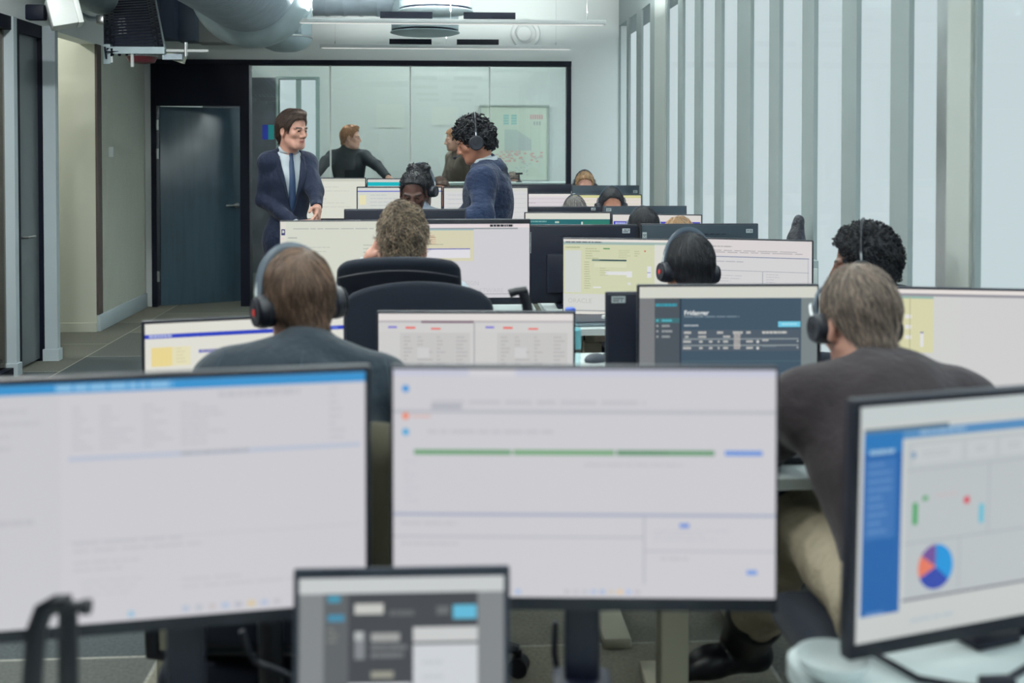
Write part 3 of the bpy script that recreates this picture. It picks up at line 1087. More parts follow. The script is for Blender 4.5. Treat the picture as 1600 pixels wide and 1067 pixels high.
def ui_yellow2(u):
    u.r(0, 0, 1, 1, (205, 204, 208))
    u.r(0, 0, 1, .05, (224, 214, 216), 2)
    u.r(.0, .052, .9, .072, (150, 156, 160), 2)
    u.bars(.66, .008, .86, .042, 1, (44, 48, 54), 4, .9, 3, 1)
    u.r(0, .075, .52, .5, (210, 206, 178), 2)
    u.r(0, .07, .52, .085, (150, 180, 186), 3)
    u.bars(.14, .15, .2, .29, 5, (206, 150, 130), 4, .3, 4, .7)
    u.r(0, .33, .49, .342, (84, 82, 176), 4)
    u.r(0, .342, .49, .46, (220, 219, 224), 3)
    u.bars(.05, .465, .3, .48, 1, (206, 180, 160), 4, .6, 5)
    u.bars(.06, .27, .3, .29, 1, (170, 170, 150), 4, .5, 6)
    u.t(.38, .83, 'DESIGN', .085, (190, 190, 196), 3)
    u.t(.50, .93, 'SOFTWARE', .085, (190, 190, 196), 3)
    u.r(.0, .945, 1, .952, (150, 150, 160), 3)


def ui_oracle(u):
    Y = (206, 209, 176)
    u.r(0, 0, 1, 1, (208, 210, 206))
    u.r(0, 0, 1, .03, (226, 221, 214), 2)
    u.r(0, .035, 1, .07, (158, 180, 174), 2)
    u.bars(.02, .03, .35, .05, 1, (90, 100, 110), 3, .8, 3, 1)
    u.r(0, .07, .82, .73, Y, 2)
    u.r(.82, .06, 1, .73, (216, 216, 208), 2)
    u.r(.015, .15, .16, .71, (207, 211, 207), 3)
    u.bars(.02, .10, .15, .13, 1, (170, 176, 140), 3, .6, 4, 1)
    u.r(.36, .115, .42, .13, (76, 140, 84), 4)
    u.disc(.735, .15, .012, 0, 360, (196, 110, 90), 4)
    u.bars(.2, .12, .34, .28, 5, (170, 174, 136), 3, .3, 5)
    u.bars(.5, .14, .62, .26, 5, (180, 184, 146), 3, .3, 6)
    u.bars(.64, .15, .73, .24, 3, (170, 172, 136), 3, .3, 7)
    u.r(.26, .265, .57, .29, (120, 140, 130), 4)
    u.r(.33, .268, .57, .285, (70, 92, 90), 5)
    u.bars(.19, .3, .25, .68, 12, (160, 164, 130), 3, .25, 8, .7)
    u.r(.28, .31, .57, .37, (212, 215, 184), 3)
    u.r(.38, .425, .6, .47, (220, 222, 222), 4)
    u.r(.57, .42, .62, .5, (220, 222, 222), 4)
    u.bars(.33, .38, .42, .5, 4, (178, 180, 146), 4, .25, 9)
    u.r(.58, .57, .61, .6, (216, 218, 216), 4)
    u.r(.27, .63, .34, .65, (220, 222, 220), 4)
    u.r(.755, .35, .79, .5, (218, 220, 224), 4)
    u.r(.755, .43, .785, .437, (70, 80, 170), 5)
    u.t(.04, .85, 'ORACLE', .085, (190, 190, 186), 4)
    u.r(.1, .945, 1, .962, (160, 164, 164), 4)
    u.r(0, .962, 1, 1, (220, 218, 210), 4)


def ui_table(u):
    u.r(0, 0, 1, 1, (210, 209, 210))
    u.r(0, 0, 1, .22, (216, 210, 210), 2)
    u.bars(.1, .09, .4, .11, 1, (150, 150, 150), 3, .6, 3, 1)
    u.bars(.15, .15, .95, .20, 2, (120, 122, 130), 3, .25, 4, .9)
    u.r(0, .235, .98, .245, (108, 118, 150), 3)
    u.bars(.2, .3, .6, .33, 1, (180, 180, 184), 3, .5, 5)
    u.r(0, .43, .98, .437, (150, 158, 166), 3)
    u.r(.63, .437, .637, 1, (170, 174, 180), 3)
    u.bars(.1, .5, .55, .7, 5, (186, 186, 190), 3, .25, 6)
    u.bars(.66, .47, .85, .65, 5, (180, 182, 188), 3, .25, 7)
    u.r(.97, .24, .975, 1, (176, 176, 186), 3)


def ui_rows(top=(222, 218, 214), base=(214, 208, 212), ln=(190, 180, 186)):
    def f(u):
        u.r(0, 0, 1, 1, base)
        u.r(0, 0, 1, .07, top, 2)
        for i in range(9):
            u.r(.02, .12 + i * .095, .98, .13 + i * .095, ln, 3)
        u.bars(.05, .14, .5, .9, 9, ln, 3, .25, 4)
    return f


def ui_teal(u):
    u.r(0, 0, 1, 1, (214, 214, 204))
    u.r(0, .12, 1, .62, (38, 104, 110), 2)
    u.bars(.02, .15, .25, .19, 1, (120, 166, 164), 3, .7, 2, 1)
    u.bars(.35, .16, .4, .2, 1, (190, 206, 190), 3, .9, 2, 1)
    u.r(.68, .14, .99, .62, (44, 120, 106), 3)
    u.r(.66, .17, .68, .3, (206, 216, 206), 4)
    u.r(.70, .22, .97, .40, (66, 158, 106), 4)
    u.r(.05, .25, .6, .5, (30, 88, 96), 3)


def ui_bluebar(u):
    u.r(0, 0, 1, 1, (216, 212, 208))
    u.r(.01, .13, .99, .22, (58, 62, 178), 2)
    u.bars(.03, .15, .15, .2, 1, (170, 176, 220), 3, .8, 2, 1)
    u.bars(.05, .3, .7, .9, 7, (190, 190, 196), 2, .3, 3)


def ui_lines_blue(u):
    u.r(0, 0, 1, 1, (208, 211, 205))
    u.r(0, .06, 1, .085, (120, 126, 200), 2)
    u.r(.08, .56, .86, .59, (136, 136, 204), 2)
    u.r(.02, .15, .1, .35, (226, 220, 180), 2)
    u.bars(.15, .14, .6, .5, 5, (192, 196, 196), 2, .25, 3)
    u.bars(.1, .65, .6, .95, 4, (192, 196, 196), 2, .25, 5)


def ui_plain(u):
    u.r(0, 0, 1, 1, (214, 216, 204))
    u.r(0, 0, 1, .07, (196, 198, 186), 2)
    u.bars(.1, .2, .8, .8, 6, (200, 202, 192), 2, .2, 5)


def ui_cyan(u):
    u.r(0, 0, 1, 1, (214, 216, 206))
    u.r(0, 0, 1, .05, (200, 200, 196), 2)
    u.r(0, .07, 1, .17, (20, 176, 188), 2)
    u.bars(.05, .3, .8, .8, 5, (196, 198, 196), 2, .2, 5)


B1 = (0.008, 0.008, 0.02)
# --- first row, nearest to us
D1 = 0.68
monitor('large monitor at the lower left with a blue title bar over a mail list', (-36, 592), (579, 574), 1.53, 1.605, 0.366, D1, ui_mail, bez=B1, foot=(.09, .08))
monitor('large monitor in the middle foreground showing a long green progress bar', (609, 568), (1218, 578), 1.63, 1.585, 0.366, D1, ui_green, bez=(0.005, 0.004, 0.022), foot=(.09, .08))
monitor('large angled monitor at the lower right showing a pie chart and blue sidebar', (1333, 620), (1790, 596), 1.475, 1.66, 0.364, 0.76, ui_pie, bez=(0.009, 0.010, 0.024), roll=R(1.3), foot=(.09, .08))
# --- second row
monitor('monitor left of the grey jacketed man, with a blue line across the top', (221, 501), (541, 488), 2.86, 3.0, 0.335, 0.74, ui_blue)
monitor('monitor behind the middle foreground one, showing two grey forms with red headings', (588, 485), (899, 488), 3.02, 2.98, 0.335, 0.74, ui_form, bez=(0.006, 0.006, 0.018))
monitor('monitor with a dark page and a bright blue button in front of the blond man', (996, 443), (1280, 446), 3.12, 3.10, 0.335, 0.76, ui_dark, bez=(0.006, 0.006, 0.018))
monitor('monitor at the right edge with a narrow yellow form on a white page', (1300, 442), (1650, 457), 3.03, 2.90, 0.345, 0.76, ui_yellow, bez=(0.006, 0.006, 0.018))
monitor('black monitor seen from behind left of the dark page, pale label in its top corner', (945, 454), (1235, 454), 3.30, 3.30, 0.36, 0.80, None, back=True, stickers=((.87, .88, .042, .02, False),))
# --- third row
monitor('monitor with a pale green page, left of the tousled blond man', (436, 343), (642, 345), 4.66, 4.66, 0.345, 0.76, ui_white_yellow, bez=(0.005, 0.005, 0.02))
monitor('monitor with a thick top bezel and faint lettering, right of the tousled blond man', (643, 343), (829, 342), 4.66, 4.66, 0.365, 0.76, ui_yellow2, bez=(0.005, 0.02, 0.03))
monitor('monitor with a large yellow form and the faint word ORACLE', (879, 370), (1056, 375), 4.72, 4.62, 0.335, 0.79, ui_oracle, bez=(0.004, 0.005, 0.006))
monitor('monitor with a white table right of the black haired headset wearer', (1062, 369), (1271, 377), 4.86, 4.64, 0.335, 0.79, ui_table, bez=(0.006, 0.006, 0.015))
monitor('dark monitor back behind the tousled blond man, before the bending man with a headset', (538, 326), (728, 326), 5.2, 5.2, 0.35, 0.78, None, back=True)
monitor('black monitor back between the two third row screens, label at its upper right', (812, 350), (995, 351), 5.15, 5.15, 0.37, 0.78, None, back=True, stickers=((-.80, .84, .036, .022, False), (.86, .55, .024, .10, True)))
monitor('slate grey monitor back above the black haired headset wearer, labels in both corners', (1000, 348), (1183, 350), 5.15, 5.15, 0.35, 0.78, None, back=True, backm=CASEG, stickers=((-.84, .80, .032, .018, False), (.94, .62, .02, .055, True)))
# --- fourth row
monitor('distant monitor with two thin blue lines behind the man bending down', (557, 291), (691, 292), 7.25, 7.25, 0.345, 0.80, ui_lines_blue)
monitor('distant white monitor partly behind the standing curly haired man', (692, 292), (826, 292), 7.25, 7.25, 0.345, 0.80, ui_rows((206, 208, 200), (210, 210, 210), (196, 198, 200)), backm=CASEG)
monitor('distant monitor with a teal page and a green button', (819, 330), (955, 333), 6.72, 6.68, 0.335, 0.76, ui_teal, bez=(0.008, 0.006, 0.018))
monitor('distant monitor with a dark blue bar, behind the slate grey monitor back', (956, 333), (1097, 336), 6.75, 6.6, 0.335, 0.76, ui_bluebar, bez=(0.006, 0.006, 0.018))
monitor('black monitor back directly above the teal page, label at its right end', (806, 322), (938, 323), 7.3, 7.3, 0.35, 0.78, None, back=True, stickers=((-.82, .90, .03, .018, False),))
monitor('slate grey monitor back above the dark blue bar, small labels at its left end', (941, 321), (1072, 322), 7.3, 7.3, 0.35, 0.78, None, back=True, backm=CASEG, stickers=((.86, .86, .034, .02, False), (.92, .70, .024, .012, False)))
# --- fifth row
monitor('farthest left screen, pale and plain, beside the man in the dark suit', (464, 277), (572, 278), 8.85, 8.85, 0.345, 0.95, ui_plain)
monitor('far screen with a cyan title bar below the arm of the man behind glass', (573, 278), (681, 279), 8.85, 8.85, 0.345, 0.95, ui_cyan)
monitor('far pinkish white screen with grey rows, right of the curly haired man', (786, 301), (893, 302), 8.8, 8.8, 0.335, 0.78, ui_rows())
monitor('far screen with a pale yellow and white page beside the windows', (894, 303), (1003, 304), 8.85, 8.75, 0.335, 0.78, ui_rows((206, 206, 150), (222, 214, 206), (206, 206, 180)))
monitor('farthest black monitor back, small label at its left end, below the poster', (785, 287), (892, 288), 9.25, 9.25, 0.35, 0.78, None, back=True, stickers=((.90, .88, .036, .02, False),))
monitor('farthest slate grey monitor back beside the windows, label at its right end', (893, 289), (998, 290), 9.25, 9.25, 0.35, 0.78, None, back=True, backm=CASEG, stickers=((-.88, .70, .036, .022, False), (.94, .5, .022, .04, True)))

# ================================================================ desks
DTOP = mat('white_desk_laminate', (206, 216, 216), 0.4)
DLEG = mat('cream_desk_leg', (176, 174, 156), 0.5)


def desk(label, x0, x1, y0, y1, z, legx=None, legy=None, group='office desks', rnd=0.03):
    t = thing('office_desk', label, 'desk', ((x0 + x1) / 2, (y0 + y1) / 2, 0), 0, group)
    w, d = x1 - x0, y1 - y0
    pts = []
    for sx, sy, a0 in ((1, 1, 0), (-1, 1, 90), (-1, -1, 180), (1, -1, 270)):
        for i in range(6):
            a = R(a0 + i * 18)
            pts.append((sx * (w / 2 - rnd) + rnd * math.cos(a), sy * (d / 2 - rnd) + rnd * math.sin(a)))
    mb = MB()
    mb.prism([(p[0], -p[1]) for p in pts], z - 0.027, z - 0.001, DTOP, Matrix.Rotation(R(90), 4, 'X'))
    mb.build('desk_top', DTOP, t)
    for lx in (legx if legx else (-w / 2 + 0.18, w / 2 - 0.18)):
        ly = legy if legy is not None else 0.05
        lg = MB()
        lg.box((lx, ly, 0.35), (0.075, 0.075, 0.66), None, None, bev=0.008)
        lg.box((lx, ly, (z - 0.027 + 0.6) / 2), (0.055, 0.055, z - 0.027 - 0.6), None, None, bev=0.006)
        lg.box((lx, 0.02, 0.0175), (0.085, d * 0.82, 0.035), None, None, bev=0.008)
        lg.box((lx, 0, z - 0.045), (0.06, d * 0.8, 0.035), None, None, bev=0.004)
        lg.build('leg', DLEG, t)
    MB().box((0, 0.02, z - 0.05), (w - 0.4, 0.05, 0.04)).build('crossbar', DLEG, t)
    return t


desk('white desk nearest us that carries the laptop and two big screens', -0.95, 0.46, 0.9, 1.625, D1, legx=(-0.55, 0.60), legy=-0.2)
desk('white desk under the pie chart screen, lower right corner', 0.50, 1.55, 0.85, 1.615, 0.76, rnd=0.06)
desk('white desk of the man in the grey jacket', -1.05, 0.44, 2.50, 3.22, 0.74, legx=(-0.41, 0.30), legy=0.05)
desk('white desk of the man in the brown jumper, keyboard on its edge', 0.50, 1.62, 2.44, 3.16, 0.76, legx=(-0.46, 0.38))
desk('white desk with a black mouse, beside the water bottle', 0.34, 1.12, 3.18, 3.82, 0.80)
desk('white desk under the two left third row screens', -0.85, 0.42, 4.40, 5.0, 0.76)
desk('white desk under the ORACLE screen, a closed laptop on it', 0.46, 1.62, 4.40, 4.98, 0.79)
desk('desk under the dark monitor backs of the third row, left one', -0.85, 0.42, 5.02, 5.6, 0.78)
desk('desk under the slate grey monitor back of the third row', 0.46, 1.62, 5.02, 5.6, 0.78)
desk('desk under the screen with two blue lines in the fourth row', -0.70, 0.55, 6.95, 7.6, 0.80)
desk('desk under the teal page and the dark blue bar', 0.58, 1.66, 6.45, 7.0, 0.76)
desk('desk under the fourth row monitor backs beside the windows', 0.58, 1.66, 7.06, 7.65, 0.78)
desk('desk under the screen with the cyan title bar', -1.30, 0.1, 8.6, 9.2, 0.95)
desk('desk under the farthest screens beside the windows', 0.40, 1.66, 8.55, 9.02, 0.78)
desk('desk under the farthest monitor backs beside the windows', 0.40, 1.66, 9.04, 9.6, 0.78)
desk("white meeting table in the glass room", -1.6, 1.3, 11.3, 11.8, 1.20, group='meeting tables')

# ================================================================ chairs
FAB = mat('black_chair_fabric', (22, 27, 37), 0.85, spec=0.12, bump=0.25, bscale=500, sheen=0.08)
PLAS = mat('black_chair_plastic', (16, 20, 29), 0.45)


def chair(label, x, y, rz, top, seat=0.47, w=0.46, h=0.52, arc=0.05, arms=True, lean=8, pad=False, group='black office chairs'):
    """Faces +y when rz = 0."""
    t = thing('office_chair', label, 'office chair', (x, y, 0), rz, group)
    nx, nz = 14, 12
    z0 = top - h
    vs, fs = [], []
    for j in range(nz + 1):
        for i in range(nx + 1):
            u, v = i / nx * 2 - 1, j / nz
            ww = w / 2 * (0.86 + 0.14 * v) * (1 - 0.12 * max(0, v - 0.85) / 0.15 * 0.4)
            zz = z0 + (h - arc * u ** 10 * 0.4 - arc * u * u * 0.6) * v
            yy = -0.24 + 0.05 * u * u - math.sin(R(lean)) * h * v + 0.035 * math.sin(math.pi * v)
            vs.append((u * ww, yy, zz))
    for j in range(nz):
        for i in range(nx):
            a = j * (nx + 1) + i
            fs.append((a, a + 1, a + nx + 2, a + nx + 1))
    mb = MB().raw(vs, fs, FAB, True)
    o = mb.build('backrest', FAB, t, sharp=0)
    md = o.modifiers.new('thickness', 'SOLIDIFY')
    md.thickness = 0.05
    md.offset = 0
    md = o.modifiers.new('round', 'BEVEL')
    md.width = 0.02
    md.segments = 3
    md.limit_method = 'ANGLE'
    if pad:
        pb = MB()
        pth = []
        for i in range(15):
            u = i / 14 * 2 - 1
            pth.append((u * w / 2 * 0.93, -0.285 + 0.05 * u * u - math.sin(R(lean)) * h * 0.93, z0 + (h - arc * u * u) * 0.93))
        pb.tube(pth, 0.004, CASE, 6)
        pb.build('back_seam', PLAS, t)
    MB().box((0, 0.03, seat - 0.04), (0.48, 0.47, 0.08), FAB, None, bev=0.035, seg=4).build('seat', FAB, t)
    sp = MB()
    sp.tube([(0, -0.1, seat - 0.1), (0, -0.27, seat - 0.08), (0, -0.31, seat + 0.1), (0, -0.30 - math.sin(R(lean)) * h * 0.3, z0 + 0.25)], 0.024, PLAS, 10)
    sp.build('back_support', PLAS, t)
    MB().cyl((0, 0, 0.09), (0, 0, seat - 0.08), 0.028, 0.024, PLAS).cyl((0, 0, seat - 0.11), (0, 0, seat - 0.07), 0.10, 0.14, PLAS).build('gas_column', PLAS, t)
    for k in range(5):
        a = R(72 * k + 20)
        c, s_ = math.cos(a), math.sin(a)
        l = MB()
        l.tube([(0, 0, 0.11), (0.16 * c, 0.16 * s_, 0.10), (0.31 * c, 0.31 * s_, 0.075)], [0.028, 0.022, 0.016], PLAS, 8)
        lo = l.build('base_spoke', PLAS, t)
        cs = MB()
        cs.cyl((0.31 * c - 0.022 * s_, 0.31 * s_ + 0.022 * c, 0.028), (0.31 * c + 0.022 * s_, 0.31 * s_ - 0.022 * c, 0.028), 0.028, m=PLAS, n=16)
        cs.cyl((0.31 * c, 0.31 * s_, 0.03), (0.31 * c, 0.31 * s_, 0.075), 0.009, m=PLAS, n=8)
        cs.build('caster', PLAS, lo)
    if arms:
        for s_ in (-1, 1):
            am = MB()
            am.tube([(s_ * 0.2, -0.02, seat - 0.06), (s_ * 0.28, -0.02, seat - 0.05), (s_ * 0.29, -0.02, seat + 0.2)], 0.016, PLAS, 8)
            am.box((s_ * 0.29, 0.02, seat + 0.21), (0.07, 0.24, 0.03), PLAS, None, bev=0.012)
            am.build('armrest', PLAS, t)
    return t

# ================================================================ figures: smooth bodies meshed from distance fields
F32 = np.float32


class Field:
    def __init__(s, lo, hi, res):
        s.lo, s.res = np.array(lo, float), res
        s.n = np.ceil((np.array(hi) - s.lo) / res).astype(int) + 1
        s.F = np.full(s.n, 1.0, F32)
        s.ax = [(s.lo[i] + res * np.arange(s.n[i])).astype(F32) for i in range(3)]

    def win(s, lo, hi):
        a = np.clip(np.floor((np.array(lo) - s.lo) / s.res).astype(int), 0, s.n)
        b = np.clip(np.ceil((np.array(hi) - s.lo) / s.res).astype(int) + 1, 0, s.n)
        return tuple(slice(a[i], b[i]) for i in range(3))

    def grid(s, w=None):
        w = w or (slice(None),) * 3
        return s.ax[0][w[0]][:, None, None], s.ax[1][w[1]][None, :, None], s.ax[2][w[2]][None, None, :]

    def mix(s, w, d, k, cut=False):
        f = s.F[w]
        if f.size == 0:
            return
        if cut:
            h = np.clip(0.5 - 0.5 * (f + d) / k, 0, 1)
            s.F[w] = f * (1 - h) - d * h + k * h * (1 - h)
        else:
            h = np.clip(0.5 + 0.5 * (f - d) / k, 0, 1)
            s.F[w] = f * (1 - h) + d * h - k * h * (1 - h)

    def cone(s, a, b, ra, rb, k=0.02, cut=False):
        a, b = np.array(a, float), np.array(b, float)
        m = max(ra, rb) + k + 2.5 * s.res
        w = s.win(np.minimum(a, b) - m, np.maximum(a, b) + m)
        X, Y, Z = s.grid(w)
        ba = b - a
        bb = max(float(ba @ ba), 1e-9)
        px, py, pz = X - a[0], Y - a[1], Z - a[2]
        t = np.clip((px * ba[0] + py * ba[1] + pz * ba[2]) / bb, 0, 1)
        d = np.sqrt((px - t * ba[0]) ** 2 + (py - t * ba[1]) ** 2 + (pz - t * ba[2]) ** 2) - (ra + (rb - ra) * t)
        s.mix(w, d.astype(F32), k, cut)

    def ell(s, c, r, M=None, k=0.02, cut=False):
        c = np.array(c, float)
        m = max(r) + k + 2.5 * s.res
        w = s.win(c - m, c + m)
        X, Y, Z = s.grid(w)
        px, py, pz = X - c[0], Y - c[1], Z - c[2]
        if M is None:
            q = [px, py, pz]
        else:
            q = [M[0][i] * px + M[1][i] * py + M[2][i] * pz for i in range(3)]
        a0 = sum((q[i] / r[i]) ** 2 for i in range(3))
        a1 = sum((q[i] / r[i] ** 2) ** 2 for i in range(3))
        k0 = np.sqrt(a0)
        d = k0 * (k0 - 1) / np.maximum(np.sqrt(a1), 1e-6)
        s.mix(w, d.astype(F32), k, cut)

    def mesh(s):
        F, res = s.F, s.res
        S_ = (F < 0)
        n = [k - 1 for k in s.n]
        cnt = np.zeros(n, np.int8)
        for a in (0, 1):
            for b in (0, 1):
                for c in (0, 1):
                    cnt += S_[a:a + n[0], b:b + n[1], c:c + n[2]]
        m = (cnt > 0) & (cnt < 8)
        cells = np.argwhere(m)
        if len(cells) == 0:
            return np.zeros((0, 3)), np.zeros((0, 4), int)
        idx = np.full(n, -1, np.int32)
        idx[m] = np.arange(len(cells))
        off = [(a, b, c) for a in (0, 1) for b in (0, 1) for c in (0, 1)]
        f = {o: F[cells[:, 0] + o[0], cells[:, 1] + o[1], cells[:, 2] + o[2]] for o in off}
        acc, num = np.zeros((len(cells), 3)), np.zeros(len(cells))
        for o in off:
            for ax in range(3):
                if o[ax] == 0:
                    p = list(o)
                    p[ax] = 1
                    fa, fb = f[o], f[tuple(p)]
                    x = (fa < 0) != (fb < 0)
                    t = np.where(x, fa / np.where(fa - fb == 0, 1, fa - fb), 0)
                    pos = np.tile(np.array(o, float), (len(cells), 1))
                    pos[:, ax] += t
                    acc += pos * x[:, None]
                    num += x
        v = (cells + acc / np.maximum(num, 1)[:, None]) * res + s.lo
        quads = []
        for ax in range(3):
            sl0, sl1 = [slice(1, None)] * 3, [slice(1, None)] * 3
            sl0[ax], sl1[ax] = slice(0, -1), slice(1, None)
            A, B = S_[tuple(sl0)], S_[tuple(sl1)]
            e = np.argwhere(A != B)
            if len(e) == 0:
                continue
            inside = A[e[:, 0], e[:, 1], e[:, 2]]
            base = e + 1
            base[:, ax] -= 1
            ok = np.all(base < np.array(n), axis=1)
            base, inside = base[ok], inside[ok]
            u, w_ = (ax + 1) % 3, (ax + 2) % 3
            q = []
            for du, dw in ((1, 1), (0, 1), (0, 0), (1, 0)):
                c = base.copy()
                c[:, u] -= du
                c[:, w_] -= dw
                q.append(idx[c[:, 0], c[:, 1], c[:, 2]])
            q = np.stack(q, 1)
            q[~inside] = q[~inside][:, ::-1]
            quads.append(q[np.all(q >= 0, axis=1)])
        return v, np.concatenate(quads)


def np_object(name, v, q, mats, parent, mi=None):
    me = bpy.data.meshes.new(name)
    me.vertices.add(len(v))
    me.vertices.foreach_set('co', np.asarray(v, F32).ravel())
    k = q.shape[1]
    me.loops.add(q.size)
    me.loops.foreach_set('vertex_index', q.astype(np.int32).ravel())
    me.polygons.add(len(q))
    me.polygons.foreach_set('loop_start', np.arange(0, q.size, k, dtype=np.int32))
    me.polygons.foreach_set('use_smooth', np.ones(len(q), bool))
    for m in mats:
        me.materials.append(m)
    if mi is not None:
        me.polygons.foreach_set('material_index', mi.astype(np.int32))
    me.update()
    me.validate()
    o = bpy.data.objects.new(name, me)
    COL.objects.link(o)
    o.parent = parent
    return o


def waves(P, seed, n=5, f=30.0, stretch=(1, 1, 1)):
    """Cheap smooth noise over arrays P = (X, Y, Z)."""
    g = np.random.RandomState(seed)
    out = 0
    for i in range(n):
        d = g.normal(size=3) * np.array(stretch)
        d = d / np.linalg.norm(d) * f * g.uniform(0.6, 1.5)
        out = out + np.sin(P[0] * d[0] + P[1] * d[1] + P[2] * d[2] + g.uniform(0, 6.28))
    return (out / n).astype(F32)


SKIN = {
    'fair': mat('skin_fair', (186, 140, 124), 0.5, spec=0.35, bump=0.05, bscale=300),
    'tan': mat('skin_tan', (160, 112, 92), 0.5, spec=0.35, bump=0.05, bscale=300),
    'dark': mat('skin_dark', (76, 52, 46), 0.45, spec=0.4, bump=0.05, bscale=300),
    'brown': mat('skin_brown', (104, 70, 58), 0.45, spec=0.4, bump=0.05, bscale=300),
}
LIP = {k: mat('lips_' + k, c, 0.45) for k, c in (('fair', (178, 108, 100)), ('tan', (146, 86, 76)), ('dark', (84, 48, 46)), ('brown', (100, 58, 54)))}
EYE = mat('dark_eye', (40, 34, 34), 0.2)


def hairset(name, base):
    f = lambda k: tuple(min(255, v * k) for v in base)
    return [mat('hair_%s_%d' % (name, i), f(k), 0.55, spec=0.35) for i, k in enumerate((0.62, 1.0, 1.45))]


HEADLINE = [(-.14, -.068), (-.07, -.068), (-.052, -.052), (-.04, -.02), (-.028, .012), (0, .026), (.02, .012), (.034, .0), (.046, .034), (.062, .066), (.075, .084), (.12, .09)]


